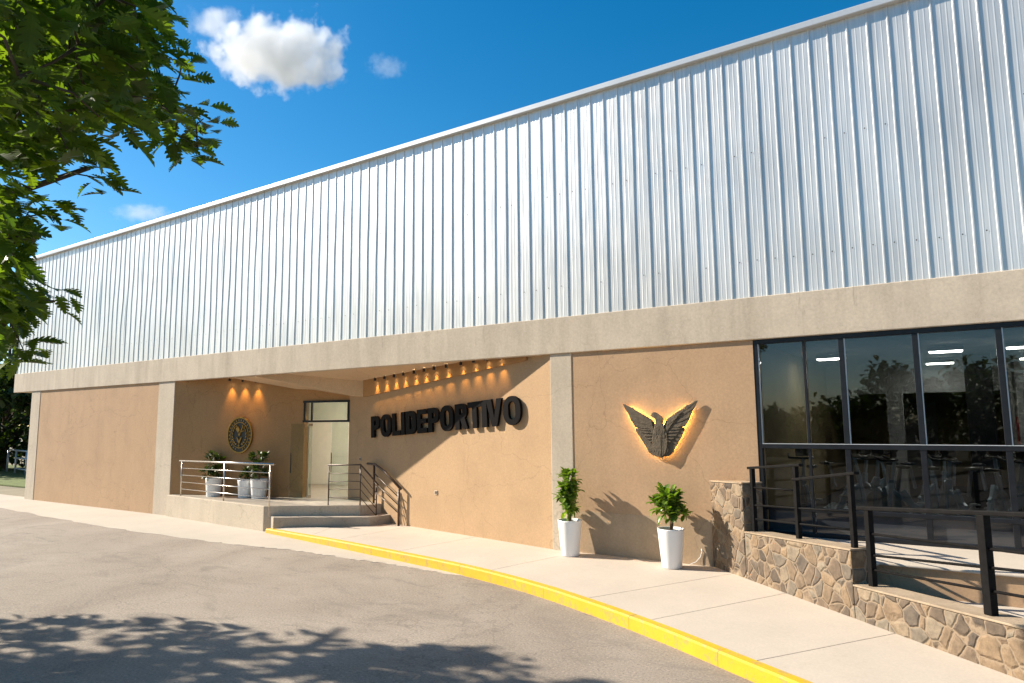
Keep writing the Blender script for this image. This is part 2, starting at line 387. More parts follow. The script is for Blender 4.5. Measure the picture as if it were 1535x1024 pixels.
def ci(t): i = min(int(t), len(CI)-2); return CI[i].lerp(CI[i+1], t-i)
WP = [Vector(p) for p in WALLP]
def wparam(x):                                               # point on the wall line nearest to a given x, as a polyline parameter
    best = (9, 0)
    for i in range(len(WP)-1):
        for k in range(50):
            q = WP[i].lerp(WP[i+1], k/50); best = min(best, ((q-Vector(x)).length, i+k/50))
    return best[1]
WJ = [0, wparam((-12.2,.1,.14)), wparam((-10.6,1.0,.17)), wparam((-8.4,.49,.185)), wparam((-5.82,.03,.2)), wparam((-3.05,-.35,.2)), wparam((-2.15,-1.2,.2)), wparam((-.745,-2.38,.2)), wparam((.75,-3.73,.2)), wparam((2.2,-5.0,.2)), wparam((4.2,-6.8,.2)), len(WP)-1]
def wi(t): i = min(int(t), len(WP)-2); return WP[i].lerp(WP[i+1], t-i)
sb = MB()
g = .006
for i in range(len(KJ)-1):
    t0, t1 = KJ[i], KJ[i+1]; n = 40
    outer = [ci(t0+(t1-t0)*k/n) for k in range(n+1)]; inner = [wi(WJ[i]+(WJ[i+1]-WJ[i])*k/n) for k in range(n+1)]
    def shr(l):
        d = (l[-1]-l[0]).normalized(); l = list(l); l[0] = l[0]+d*g; l[-1] = l[-1]-d*g; return l
    outer, inner = shr(outer), shr(inner)
    b = len(sb.v); m = n+1
    top = outer+inner; sb.v += [tuple(p) for p in top]+[(p.x,p.y,-.04) for p in top]
    for k in range(n): sb.f.append((b+k,b+k+1,b+m+k+1,b+m+k))
    for k in range(n): sb.f.append((b+2*m+k,b+2*m+k+1,b+k+1,b+k)); sb.f.append((b+m+k,b+m+k+1,b+3*m+k+1,b+3*m+k))
    sb.f.append((b,b+m,b+3*m,b+2*m)); sb.f.append((b+n,b+2*m+n,b+3*m+n,b+m+n))
struct('pavement', sb, M['pave'])
bed = MB()
for i in range(60):
    ta, tb = i/60, (i+1)/60
    p = [ci(ta*(len(CI)-1)), ci(tb*(len(CI)-1)), wi(tb*(len(WP)-1)), wi(ta*(len(WP)-1))]
    bed.add([(v.x, v.y, .05) for v in p], [(0,1,2,3)])
struct('pavement_bed', bed, M['gap'])
# ------------------------------------------------------------------ the sports hall
HALL = thing('sports_hall', 'long sports hall with white ribbed metal upper wall above tan rendered walls', 'building', (-14, 0, 0))
XL, XR = -28.8, 9.0
# ribbed cladding
mb = MB(); pitch = .272; NZ = 26; z0, z1 = 4.402, 8.56
prof = [(0,0),(.008,-.0155),(.026,-.0155),(.034,0),(.118,0),(.126,-.0016),(.134,-.0016),(.142,0),(.192,0),(.200,-.0016),(.208,-.0016),(.216,0)]
xs = []; x = XL; rib = 0
ph = [random.uniform(0, 6.28) for _ in range(400)]; am = [random.uniform(.2, 1) for _ in range(400)]
while x < XR:
    for dx, dy in prof: xs.append((x+dx, dy, rib))
    x += pitch; rib += 1
rows = []
for j in range(NZ+1):
    z = z0+(z1-z0)*j/NZ; row = []
    env = math.sin(math.pi*j/NZ)
    for (px, py, k) in xs:
        wob = .004+.022*max(0, min(1, (-9-px)/12))
        dx = env*wob*am[k]*(math.sin(z*1.7+ph[k])+.5*math.sin(z*3.3+ph[k]*2))*(1.0 if py < -.01 else .6)
        dy = env*.35*wob*math.sin(z*1.1+px*1.3+ph[k//3])
        row.append((px+dx, -.005+py+dy, z))
    rows.append(row)
n = len(xs)
for row in rows: mb.v += row
for j in range(NZ):
    for i in range(n-1): mb.f.append((j*n+i, j*n+i+1, (j+1)*n+i+1, (j+1)*n+i))
NCL = len(mb.f)
#                                                    # fixing screws in two rows
random.seed(3)
for zz, st in ((4.98, 1), (6.75, 1)):
    for k in range(0, rib, st):
        if random.random() < .35: continue
        cx = XL+k*pitch+.16; mb.lathe([(0.0,0),(.010,0)], (0,0,0), 6)
        for v in range(12): 
            p = mb.v[-12+v]; mb.v[-12+v] = (cx+p[0], -.014, zz+p[1]+.012*math.sin(k))
clad = mb.build('cladding', M['clad'], HALL); clad.data.materials.append(M['frame'])
for p_ in clad.data.polygons[NCL:]: p_.material_index = 1
MB().box(XL-.06, XR, -.10, .25, 8.55, 8.66).build('roof_trim', M['trim'], HALL, bevel=.012)
MB().box(XL-.05, XR, .25, 26, 8.40, 8.60).build('roof', M['trim'], HALL)
mb = MB(); mb.box(XL+.02, XL+.08, .06, 26, 4.40, 8.5); mb.box(XL+.1, XR, 25.9, 26, 0, 8.5); mb.box(XR-.1, XR-.02, .1, 25.9, 0, 8.5); mb.box(XL+.1, XR-.12, .03, .05, 4.42, 8.5)
mb.build('rear_cladding', M['trim'], HALL)
# beam with a slightly uneven lower arris
MB().box(-28.86, XR, -.05, .10, 3.73, 4.405).build('concrete_beam', M['concrete'], HALL, bevel=.012)
mb = MB(); mb.box(-28.80, -26.9, .10, 26, 3.74, 4.38); mb.build('overhang_slab', M['concrete'], HALL)
for a, b in ((-27.45,-26.79),(-19.38,-18.57),(-6.33,-5.88)):
    MB().box(a, b, -.02, .42, -.1, 3.729).build('column', M['column'], HALL, bevel=.01)
MB().box(-26.789, -19.381, -.008, .25, -.1, 3.728).build('wall', M['tan'], HALL)
MB().box(-27.43, -27.2, .42, 26, -.1, 3.74).build('wall', M['tan'], HALL)
MB().box(-5.879, -2.665, -.008, .25, .05, 3.728).build('wall', M['tan'], HALL)
MB().box(-5.878, -3.45, -.014, -.009, .05, .915).build('plinth', M['plinth'], HALL)
# entrance recess
P0 = Vector((-6.33, 0, 0)); PD = Vector((-.974, .2266, 0)); PN = Vector((-.2266, -.974, 0)); PR = -PD
EA, EB, ED = (-18.57, .0), (-14.58, 1.24), (-13.3, 1.62)
MB().wall((-13.3,1.62), (-6.33,.0), -.05, 3.9, .2, 1).build('sign_wall', M['tan_smooth'], HALL)
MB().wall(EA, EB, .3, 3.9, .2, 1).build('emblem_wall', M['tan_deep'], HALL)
mb = MB(); mb.add([(-18.56,.101,3.86),(-5.9,.101,3.86),(-5.9,2.6,3.31),(-18.56,2.6,3.31),(-18.56,.101,4.3),(-5.9,.101,4.3),(-5.9,2.6,4.3),(-18.56,2.6,4.3)],
    [(0,3,2,1),(4,5,6,7),(0,1,5,4),(1,2,6,5),(2,3,7,6),(3,0,4,7)])
mb.build('ceiling', M['soffit'], HALL)
mb = MB(); a, b, b2, a2 = (-15.15,.105,3.72), (-12.60,1.50,3.15), (-13.75,2.2,3.15), (-15.95,.105,3.70)
mb.add([a,b,b2,a2]+[(p[0],p[1],4.0) for p in (a,b,b2,a2)], [(0,3,2,1),(4,5,6,7),(0,1,5,4),(1,2,6,5),(2,3,7,6),(3,0,4,7)])
mb.build('cross_beam', M['soffit'], HALL)
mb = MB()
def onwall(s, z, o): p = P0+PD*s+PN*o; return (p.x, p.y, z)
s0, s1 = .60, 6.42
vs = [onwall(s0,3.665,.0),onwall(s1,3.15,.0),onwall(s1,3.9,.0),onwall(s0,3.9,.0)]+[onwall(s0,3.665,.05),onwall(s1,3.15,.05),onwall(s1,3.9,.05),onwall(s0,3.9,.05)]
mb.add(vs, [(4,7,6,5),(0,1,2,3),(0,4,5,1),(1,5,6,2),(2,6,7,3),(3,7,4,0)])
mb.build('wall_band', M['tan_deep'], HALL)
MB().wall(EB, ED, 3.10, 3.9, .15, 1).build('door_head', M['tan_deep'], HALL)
# platform and steps
N0, C0, W0 = (-13.6,-.28), (-11.95,.72), (-11.78,1.30)
N1, C1, W1 = (-13.455,-.52), (-11.55,.635), (-11.40,1.21)
plat = MB(); plat.prism([(-18.56,-.10),(-13.86,-.485),N0,C0,W0,(-13.25,1.70),(-14.55,1.35),(-18.56,.12)], -.1, .58)
plat.build('entrance_platform', M['column'], HALL, bevel=.012)
MB().prism([(-18.5,-.05),(-13.9,-.44),(-13.6,-.22),(-12.0,.74),(-11.84,1.27),(-13.25,1.62),(-14.58,1.25),(-18.5,.03)], .55, .584).build('platform_tiles', M['floor'], HALL)
MB().prism([(-13.75,-.38),N1,C1,W1,(-12.2,1.4)], -.12, .355).build('step', M['step'], HALL, bevel=.01)
MB().prism([(-13.58,-.26),(-11.96,.70),(-11.93,.76),(-13.56,-.2)], .5, .5845).build('step_nosing', M['column'], HALL)
# lobby
d2 = Vector((-.44,.898,0)); dl = Vector((.898,.44,0))
B_, D_ = Vector((-14.58,1.24,0)), Vector((-13.3,1.62,0))
L0 = B_-Vector((.955,.297,0))*3.0+Vector((-.297,.955,0))*.26; L1 = L0+d2*3.6; R1 = D_+dl*1.0+d2*3.6; R0 = D_+dl*1.0+d2*.25
mb = MB(); mb.prism([(p.x,p.y) for p in (B_+d2*.02,D_+d2*.02,R0,R1,L1,L0)], .40, .574); mb.build('lobby_floor', M['floor'], HALL)
mb = MB(); mb.prism([(p.x,p.y) for p in (L0+d2*.0,R0,R1,L1)], 3.42, 3.5); mb.build('lobby_ceiling', M['cream'], HALL)
mb = MB(); mb.wall((R1.x,R1.y),(L1.x,L1.y),.4,3.5,.1,-1); mb.wall((L1.x,L1.y),(L0.x,L0.y),.4,3.5,.1,-1); mb.wall((R0.x,R0.y),(R1.x,R1.y),.4,3.5,.1,-1)
mb.wall((B_.x-.06,B_.y+.25),(L0.x,L0.y),.4,3.5,.03,1)
mb.build('lobby_wall', M['cream'], HALL)
q = B_+dl*.85+d2*2.3; q2 = q+dl*1.9; mb = MB(); mb.wall((q.x,q.y),(q2.x,q2.y),.58,3.1,.12,1); mb.build('lobby_partition', M['tan_smooth'], HALL)
lp = B_+dl*.55+d2*1.3
lm = single('ceiling_light', MB().box(lp.x-.35,lp.x+.35,lp.y-.12,lp.y+.12,3.37,3.418), M['lobby_lamp'], 'lit white lamp on the lobby ceiling seen through the glass above the entrance door', 'ceiling light')
# entrance door: frame, transom glass, fixed leaf, open leaf
door = MB()
def dp(t, z, o=0): p = B_+(D_-B_)*t+Vector((.44,-.898,0))*o; return (p.x,p.y,z)
for t in (.012, .985): door.bar(dp(t,2.54,.0), dp(t,3.10,.0), .05, .06, (.44,-.898,0))
door.bar(dp(.17,2.56), dp(.17,3.08), .04, .05, (.44,-.898,0))
for z in (2.56, 3.075): door.bar(dp(-.02,z,.002), dp(1.01,z,.002), .07, .055)
DO = door.build('door', M['frame'], HALL)
def pane(mb, t0, t1, z0, z1, o=0):
    a, b = dp(t0,z0,o), dp(t1,z0,o); return mb.wall(a[:2], b[:2], z0, z1, .010, 1)
pane(MB(), .03, .97, 2.60, 3.04).build('transom_pane', M['door_glass'], DO)
pane(MB(), .62, .985, .60, 2.53).build('fixed_leaf', M['door_glass'], DO)
h0 = Vector(dp(.20,0,.03)); h1 = h0+Vector((-.14,-.80,0)).normalized()*.62
lf = MB().wall(h0[:2], h1[:2], .60, 2.50, .012, 1).build('open_leaf', M['door_glass'], DO)
mid = h0.lerp(h1,.86)
MB().tube([(mid.x-.05,mid.y-.03,1.25),(mid.x-.05,mid.y-.03,1.75)], .013).build('pull_handle', M['frame'], lf)
for z in (.62, 2.47): MB().bar((h0.x,h0.y,z), tuple(h0.lerp(h1,.2))[:2]+(z,), .03, .07).build('patch_fitting', M['steel'], lf)
MB().tube([dp(.64,1.25,.05),dp(.64,1.75,.05)], .012).build('pull_handle', M['frame'], DO)
# small boxes on the sign wall
for s, z, nm, lb in ((6.62,1.60,'call_button','small dark call button on the tan wall just right of the glass entrance door'), (3.50,.98,'wall_socket','small dark wall socket low on the tan wall below the black lettering')):
    o1 = MB(); a = onwall(s,z,.0); bb = onwall(s-.10,z,.0); o1.wall(a[:2], bb[:2], z-.045, z+.045, .018, -1)
    t_ = o1.build(nm, M['column'], None, bevel=.004); tag(t_, lb, 'socket' if 'socket' in nm else 'button')
    hh = MB()
    for q in (.022, .066):
        a = onwall(s-q,z,.0185); bb = onwall(s-q-.022,z,.0185); hh.wall(a[:2], bb[:2], z-.03, z+.03, .003, -1)
    hh.build('opening', M['frame'], t_)
# glazed front of the gym
MX = [-1.41,-.47,.485,1.43,2.38,3.33,4.28,5.23,6.18,7.13,8.08]
fr = MB()
fr.box(-2.664,-2.60,-.0,.11,.70,3.725)
for x in MX: fr.box(x-.036,x+.036,.0,.11,.70,3.66)
fr.box(-1.945,-1.908,.02,.09,.80,3.66)
for z, h in ((3.693,.033),(2.08,.034),(1.155,.028),(.785,.04)): fr.box(-2.60,8.9,-.006,.105,z-h,z+h)
WIN = fr.build('window', M['frame'], HALL, bevel=.004)
mb = MB()
for x in [-2.60]+MX: mb.box(x+.037 if x > -2.6 else x+.001, x+.050 if x > -2.6 else x+.012, .012, .06, 2.114, 3.66)
mb.box(-2.59, 8.8, -.010, .03, 2.114, 2.122)
mb.build('bright_beading', M['trim'], WIN)
edges = [-2.60,-1.926]+MX
for i in range(len(edges)-1):
    a, b = edges[i]+.03, edges[i+1]-.03
    MB().box(a,b,.052,.060,2.11,3.665).build('pane', M['glass'], WIN)
    MB().box(a,b,.054,.062,1.18,2.05).build('pane', M['lower_glass'], WIN)
    MB().box(a,b,.048,.066,.82,1.13).build('spandrel_pane', M['spandrel'], WIN)
# gym interior
MB().box(-2.65,8.85,.12,10,.55,.775).build('gym_floor', M['gym_floor'], HALL)
MB().box(-2.65,8.85,.12,10,3.735,3.80).build('gym_ceiling', M['gym_ceiling'], HALL)
mb = MB(); mb.box(-2.85,-2.67,.26,10,.5,3.8); mb.box(-2.65,8.9,10.0,10.1,.5,3.8); mb.build('gym_wall', M['gym_wall'], HALL)
MB().box(-2.62,8.8,6.6,6.75,3.05,3.73).build('gym_beam', M['gym_grey'], HALL)
mb = MB(); mb.box(-1.5,-.55,9.9,9.99,.9,2.9); mb.build('gym_panel', M['gym_grey'], HALL)
MB().box(.10,.55,5.0,5.4,.775,3.73).build('gym_column', M['frame'], HALL)
MB().box(-1.35,-1.05,6.0,6.3,.775,3.04).build('gym_column', M['gym_grey'], HALL)
MB().box(.86,.96,4.4,9.9,.775,3.73).build('gym_partition', M['gym_grey'], HALL)

# ------------------------------------------------------------------ lettering, emblem, seal
def arc(cx, cy, rx, ry, a0, a1, n=10):
    return [(cx+rx*math.cos(R(a0+(a1-a0)*k/n)), cy+ry*math.sin(R(a0+(a1-a0)*k/n))) for k in range(n+1)]
def rr(x0, y0, x1, y1, r):
    r = min(r, (x1-x0)/2-.001, (y1-y0)/2-.001)
    return arc(x1-r,y0+r,r,r,-90,0)+arc(x1-r,y1-r,r,r,0,90)+arc(x0+r,y1-r,r,r,90,180)+arc(x0+r,y0+r,r,r,180,270)
def outline(loops, depth, bev=.0):
    cu = bpy.data.curves.new('outline', 'CURVE'); cu.dimensions = '2D'; cu.fill_mode = 'BOTH'; cu.extrude = depth/2; cu.bevel_depth = bev; cu.bevel_resolution = 1
    for lp in loops:
        sp = cu.splines.new('POLY'); sp.points.add(len(lp)-1); sp.use_cyclic_u = True
        for p, c in zip(sp.points, lp): p.co = (c[0], c[1], 0, 1)
    o = bpy.data.objects.new('outline', cu); COL.objects.link(o)
    bpy.context.view_layer.update()
    dg = bpy.context.evaluated_depsgraph_get(); me = bpy.data.meshes.new_from_object(o.evaluated_get(dg))
    vs = [tuple(v.co) for v in me.vertices]; fs = [tuple(p.vertices) for p in me.polygons]
    bpy.data.objects.remove(o); bpy.data.curves.remove(cu); bpy.data.meshes.remove(me)
    return [(x, y, z+depth/2) for x, y, z in vs], fs
def glyph(ch, w):
    t = min(.28, w*.375); h = .205
    if ch == 'I': return [[(0,0),(w,0),(w,1),(0,1)]]
    if ch == 'L': return [[(0,0),(w,0),(w,h),(t,h),(t,1),(0,1)]]
    if ch == 'T': c = w/2; return [[(c-t/2,0),(c+t/2,0),(c+t/2,1-h),(w,1-h),(w,1),(0,1),(0,1-h),(c-t/2,1-h)]]
    if ch == 'E': return [[(0,0),(w,0),(w,h),(t,h),(t,.405),(w*.92,.405),(w*.92,.595),(t,.595),(t,1-h),(w,1-h),(w,1),(0,1)]]
    if ch == 'V': c = w/2; return [[(c-t*.52,0),(c+t*.52,0),(w,1),(w-t*1.08,1),(c,.30),(t*1.08,1),(0,1)]]
    if ch == 'O': return [rr(0,-.015,w,1.015,w*.47), rr(t,.175,w-t,.825,w*.2)[::-1]]
    if ch == 'D': return [[(0,0)]+arc(w-.36,.34,.36,.34,-90,0)+arc(w-.36,.66,.36,.34,0,90)+[(0,1)], ([(t,h)]+arc(w-t-.13,h+.15,.13,.15,-90,0)+arc(w-t-.13,1-h-.15,.13,.15,0,90)+[(t,1-h)])[::-1]]
    if ch == 'P': return [[(0,0),(t,0),(t,.37)]+arc(w-.31,.685,.31,.315,-90,90,16)+[(0,1)], ([(t,.37+h*.95)]+arc(w-t-.12,.685,.12,.685-.37-h*.95,-90,90,10)+[(t,1-h*.95)])[::-1]]
    if ch == 'R': return [[(0,0),(t,0),(t,.39),(w*.44,.39),(w-t*.98,0),(w+.03,0),(w*.80,.43)]+arc(w-.31,.70,.31,.30,-55,90,14)+[(0,1)], ([(t,.39+h*.9)]+arc(w-t-.12,.69,.12,.69-.39-h*.9,-90,90,10)+[(t,1-h*.95)])[::-1]]
H = .515
WORD = [('P',5.97,5.61),('O',5.56,5.12),('L',5.06,4.73),('I',4.69,4.56),('D',4.50,4.11),('E',4.06,3.70),('P',3.65,3.27),('O',3.22,2.77),('R',2.70,2.31),('T',2.28,1.86),('I',1.84,1.69),('V',1.70,1.24),('O',1.20,.72)]
SIGN = thing('wall_lettering', 'large black raised letters spelling POLIDEPORTIVO on the tan entrance wall', 'sign', tuple(P0+PD*3.3+Vector((0,0,2.2))))
tilt = R(3.4)
RX = (PR*math.cos(tilt)+Vector((0,0,1))*math.sin(tilt)).normalized(); RY = PN.cross(RX).normalized()
if RY.z < 0: RY = -RY
for ch, sa, sb_ in WORD:
    sb_ -= .004
    vs, fs = outline(glyph(ch, (sa-sb_)/H), 0.048, .004)
    o0 = P0+PD*sa+Vector((0,0,2.14+(5.97-sa)*math.tan(tilt)))+PN*.028
    k = H*(1+.012*(5.97-sa))
    mb = MB().add([tuple(o0+RX*(x*H)+RY*(y*k)+PN*z) for x, y, z in vs], fs); mb.build('letter', M['black'], SIGN)

# bird emblem on the facade (coordinates in a small drawing grid)
EC = Vector((-4.216, 0, 0))
def ep(x, y): return ((x-691)*.001478, 2.771-(y-205)*.001414)
BIRD = thing('bird_emblem', 'dark carved emblem of a bird with raised wings glowing with warm light behind it', 'emblem', (-4.216, 0, 2.3))
def plate(pts, d0, d1, mb, bev=.006, raw=False):
    d0, d1, bev = .042+(d0-.07)*.45, .042+(d1-.07)*.45, bev*.5
    pl = pts if raw else [ep(*p) for p in pts]
    vs, fs = outline([pl], max(.002, d1-d0-2*bev), bev)
    mb.add([(EC.x+x, -(d0+bev+z), y) for x, y, z in vs], fs)
shield = [(400,500),(425,492),(500,500),(580,570),(640,550),(700,550),(760,550),(820,560),(880,500),(930,490),(970,490),(972,520),(910,640),(850,735),(835,775),(790,810),(745,822),(700,838),(640,825),(585,805),(550,775),(532,735),(470,630),(405,530)]
mb = MB(); plate(shield, .07, .125, mb); mb.build('backing_shield', M['rock_metal'], BIRD)
lw = [(252,205),(275,208),(310,232),(345,247),(372,252),(392,272),(470,320),(540,362),(590,392),(622,430),(645,475),(655,560),(640,640),(600,690),(580,650),(555,640),(530,610),(505,598),(500,570),(470,555),(465,525),(440,515),(430,490),(400,480),(350,400),(320,325),(285,270)]
def wing(sx):
    mb = MB(); f = (lambda p: p) if sx < 0 else (lambda p: ((1130-(p[0]-252)*.985), p[1]-20*(1-(p[1]-205)/500)))
    pts = [f(p) for p in lw]; plate(pts if sx < 0 else pts[::-1], .075, .140, mb)
    random.seed(4)
    tips = [(262,214),(300,290),(345,385),(400,470),(432,505),(466,540),(500,585),(530,622),(560,655)]
    roots = [(560,385),(590,420),(605,455),(615,490),(622,520),(628,550),(632,580),(636,610),(638,640)]
    for k in range(9):
        t, r = Vector(tips[k]), Vector(roots[k]); d = (r-t).normalized(); nrm = Vector((-d.y, d.x)); wd = 30 if k < 4 else 15
        a = t.lerp(r, .04); b = t.lerp(r, .95); c1 = t.lerp(r,.35)
        poly = [a, c1+nrm*wd*.5, b+nrm*wd*.42, b-nrm*wd*.42, c1-nrm*wd*.5]
        poly = [f(tuple(p)) for p in poly]
        plate(poly, .135, .148+.0035*k, mb, .003)
    for k in range(7):                                         # short covert feathers near the shoulder
        t, r = Vector((430+k*25, 330+k*27)), Vector((600+k*4, 420+k*22)); d = (r-t).normalized(); nrm = Vector((-d.y,d.x))
        poly = [t, t.lerp(r,.4)+nrm*9, r+nrm*10, r-nrm*10, t.lerp(r,.4)-nrm*9]
        plate([f(tuple(p)) for p in poly], .15, .178+.003*(k % 3), mb, .003)
    mb.build('wing', M['rock_metal'], BIRD)
wing(-1); wing(1)
mb = MB()
plate([(640,470),(652,440),(655,395),(640,372),(612,360),(600,345),(612,325),(628,314),(650,318),(690,345),(722,368),(735,375),(733,392),(722,400),(726,450),(742,490),(775,560),(780,640),(770,720),(745,790),(700,830),(655,790),(620,720),(605,640),(618,560)], .08, .19, mb, .02)
for k in range(7):                                             # tail feathers
    a = -1+k/3; x0 = 695+a*32; x1 = 695+a*78
    plate([(x0-9,590),(x0+9,590),(x1+16,720+18*abs(a)),(x1,815-40*abs(a)),(x1-16,720+18*abs(a))], .15, .205-.01*abs(a)*3, mb, .004)
for r_ in range(4):                                            # breast feathers
    for k in range(5):
        x = 692+(k-2)*22+(r_ % 2)*9; y = 470+r_*34
        plate([(x-11,y),(x+11,y),(x+8,y+26),(x,y+40),(x-8,y+26)], .18, .200+.003*((k+r_) % 3), mb, .003)
mb.build('body', M['rock_metal'], BIRD)
sil = [(285,235),(400,310),(520,390),(600,455),(650,500),(700,430),(735,490),(790,435),(930,335),(1080,240),(1000,400),(945,520),(870,650),(815,765),(700,812),(580,765),(480,600),(405,465),(330,330)]
sil = [(691+(x-691)*.90, 520+(y-520)*.86) for x, y in sil]
pts = [(EC.x+ep(*p)[0], -.022, ep(*p)[1]) for p in sil]
MB().tube(pts+[pts[0]], [.009]*20, 6, cap=False).build('led_strip', M['led'], BIRD)
for p in ((420,400),(960,400),(690,700)): x, z = ep(*p); MB().tube([(EC.x+x,-.008,z),(EC.x+x,-.03,z)], .012, 8).build('standoff', M['frame'], BIRD)

# round seal on the dark side wall of the entrance
EU = Vector((3.99,1.24,0)).normalized(); EN = Vector((EU.y,-EU.x,0)); SC = Vector((-18.57,0,0))+EU*2.23; SC.z = 2.21
SEAL = thing('wall_seal', 'oval black and gold seal hanging on the shaded ochre wall beside the entrance', 'seal', tuple(SC))
def sput(vs, d): return [tuple(SC+EU*(x*.80)+Vector((0,0,1))*y+EN*(d+z)) for x, y, z in vs]
def ring(r0, r1, d0, d1, name, m, b=.004):
    lp = [arc(0,0,r1,r1,0,360,56)[:-1]] + ([arc(0,0,r0,r0,0,360,56)[:-1][::-1]] if r0 else [])
    vs, fs = outline(lp, d1-d0-2*b, b); return MB().add(sput(vs, d0+b), fs).build(name, m, SEAL)
ring(.455, .49, .012, .066, 'outer_rim', M['gold']); ring(.335, .35, .04, .062, 'inner_rim', M['gold'])
mb = MB()
vs, fs = outline([arc(0,0,.47,.47,0,360,56)[:-1]], .025, .004); mb.add(sput(vs, .016), fs); NDISC = len(mb.f)
def relief(poly, d1=.075, d0=.04):
    vs, fs = outline([poly], d1-d0, .002); mb.add(sput(vs, d0), fs)
def rot(poly, a, x, y, s=1): c_, s_ = math.cos(R(a)), math.sin(R(a)); return [(x+s*(u*c_-v*s_), y+s*(u*s_+v*c_)) for u, v in poly]
lf2 = [(0,0),(.02,.016),(.05,.018),(.085,0),(.05,-.018),(.02,-.016)]
for k in range(26):                                            # worn lettering of the rim, too small to read
    a = k*360/26
    if 255 < a < 285: continue
    relief(rot([(-.012,-.024),(.012,-.024),(.012,.024),(-.012,.024)], a-90, .402*math.cos(R(a)), .402*math.sin(R(a))), .058)
for sx in (-1, 1):
    for k in range(8):
        a = -70+k*18; x, y = sx*.25*math.cos(R(a)), .25*math.sin(R(a)); relief(rot(lf2, (a+60) if sx > 0 else (120-a), x, y, .9))
relief(rot([(-.07,-.05),(.07,-.05),(.07,.05),(-.07,.05)], -50, -.06, .15)); relief(rot([(-.10,-.012),(.10,-.012),(.10,.012),(-.10,.012)], 60, .08, .14)); relief(rot([(-.07,-.01),(.07,-.01),(.07,.01),(-.07,.01)], 15, .10, .10))
star = [(.055*(1 if k % 2 == 0 else .42)*math.cos(R(90+36*k)), .055*(1 if k % 2 == 0 else .42)*math.sin(R(90+36*k))) for k in range(10)]
relief(rot(star, 0, 0, .02)); relief(rot(star, 0, 0, -.28, .8))
relief([(-.10,-.06),(-.07,-.06),(0,-.16),(.07,-.06),(.10,-.06),(.03,-.20),(0,-.23),(-.03,-.20)])
disc = mb.build('disc', M['seal_black'], SEAL); disc.data.materials.append(M['gold'])
for p_ in disc.data.polygons[NDISC:]: p_.material_index = 1

# ------------------------------------------------------------------ spotlights
def spot(loc, ceil, aim, label, group, en=22):
    t = thing('spotlight', label, 'spotlight', loc, group)
    x, y, z = loc
    MB().tube([(x,y,z+.05),(x,y,ceil)], .007, 8).build('stem', M['frame'], t)
    MB().lathe([(.022,.07),(.030,.065),(.033,.0),(.026,.0)], loc, 14).build('housing', M['frame'], t, smooth=True)
    MB().lathe([(0,.012),(.025,.010)], loc, 12).build('bulb', M['bulb'], t)
    l = bpy.data.lights.new('spot', 'SPOT'); l.energy = en; l.color = (1,.52,.13); l.spot_size = R(58); l.spot_blend = 1.0; l.shadow_soft_size = .02
    o = bpy.data.objects.new('lamp', l); COL.objects.link(o); o.parent = t; o.location = (0,0,-.005)
    o.rotation_euler = Vector(aim).to_track_quat('-Z', 'Y').to_euler()
    return t
def ceil_z(y): return 3.86-.22*(y-.10)
words = ['first','second','third','fourth','fifth','sixth','seventh','eighth','ninth','tenth','eleventh','twelfth']
for k, s in enumerate((1.90, 2.32, 2.74)):
    p = Vector((-18.57,0,0))+EU*s+EN*.13
    spot((p.x,p.y,ceil_z(p.y)-.11), ceil_z(p.y)+.02, -Vector((0,0,1))-EN*.16, '%s of the three small spotlights above the gold seal, counted from the column' % words[k], 'spotlights above the seal')
SS = [5.76,5.34,4.94,4.56,4.14,3.76,3.39,2.96,2.46,2.05,1.66,1.27]
for k, s in enumerate(SS):
    p = P0+PD*s+PN*.13
    if p.y < .12: p = P0+PD*s+PN*(.13-(.12-p.y)/.974)
    spot((p.x,p.y,ceil_z(p.y)-.10), ceil_z(p.y)+.02, -Vector((0,0,1))-PN*.16, '%s ceiling spotlight above the black lettering, counted from the glass door' % words[k], 'spotlights above the lettering', 12)

# ------------------------------------------------------------------ handrails at the entrance
def rail_thing(name, label, cat, posts, rails, m, rp=.02, rt=.026, rl=.012, group=None, caps=True):
    base = posts[0][0]; t = thing(name, label, cat, tuple(base), group)
    for a, b in posts: MB().tube([a,b], rp, 12).build('post', m, t, smooth=True)
    for i, pl in enumerate(rails): MB().tube(pl, rt if i == 0 else rl, 12).build('handrail' if i == 0 else 'rail', m, t, smooth=True)
    return t
fa, fb = Vector((-17.95,-.07,.58)), Vector((-13.78,-.40,.58))
def fp(t, z): p = fa.lerp(fb, t); return (p.x, p.y, z)
po = [(fp(0,.58),fp(0,1.50)),(fp(.52,.58),fp(.52,1.52)),(fp(1,.30),fp(1,1.54))]
ra = [[fp(-.03,1.515),fp(1.035,1.555)]]+[[fp(0.0,.58+.93*f),fp(1,.58+.96*f)] for f in (.80,.60,.40,.20)]
rail_thing('guard_rail', 'polished steel guard rail along the front of the entrance platform left of the steps', 'railing', po, ra, M['steel'], .018, .026, .010)
q1, q2, q3 = Vector((-12.66,.40,.58)), Vector((-12.0,.78,.58)), Vector((-11.62,.93,.17))
po = [(q1,q1+Vector((0,0,.92))),(q2,q2+Vector((0,0,.93))),(q3,q3+Vector((0,0,.86)))]
ra = [[q1+Vector((-.04,0,.93)),q2+Vector((0,0,.94)),q3+Vector((.05,.02,.87))]]+[[q1+Vector((0,0,.92*f)),q2+Vector((0,0,.92*f)),q3+Vector((0,0,.86*f))] for f in (.80,.60,.40,.20)]
rail_thing('stair_rail', 'slim brown stair rail with bent top standing free on the entrance steps', 'railing', po, ra, M['bronze_rail'], .015, .02, .009)
def wp(s, o, z): p = P0+PD*s+PN*o; return Vector((p.x,p.y,z))
po = [(wp(4.70,.12,.165),wp(4.70,.12,.98)),(wp(5.75,.12,.58),wp(5.75,.12,1.50))]
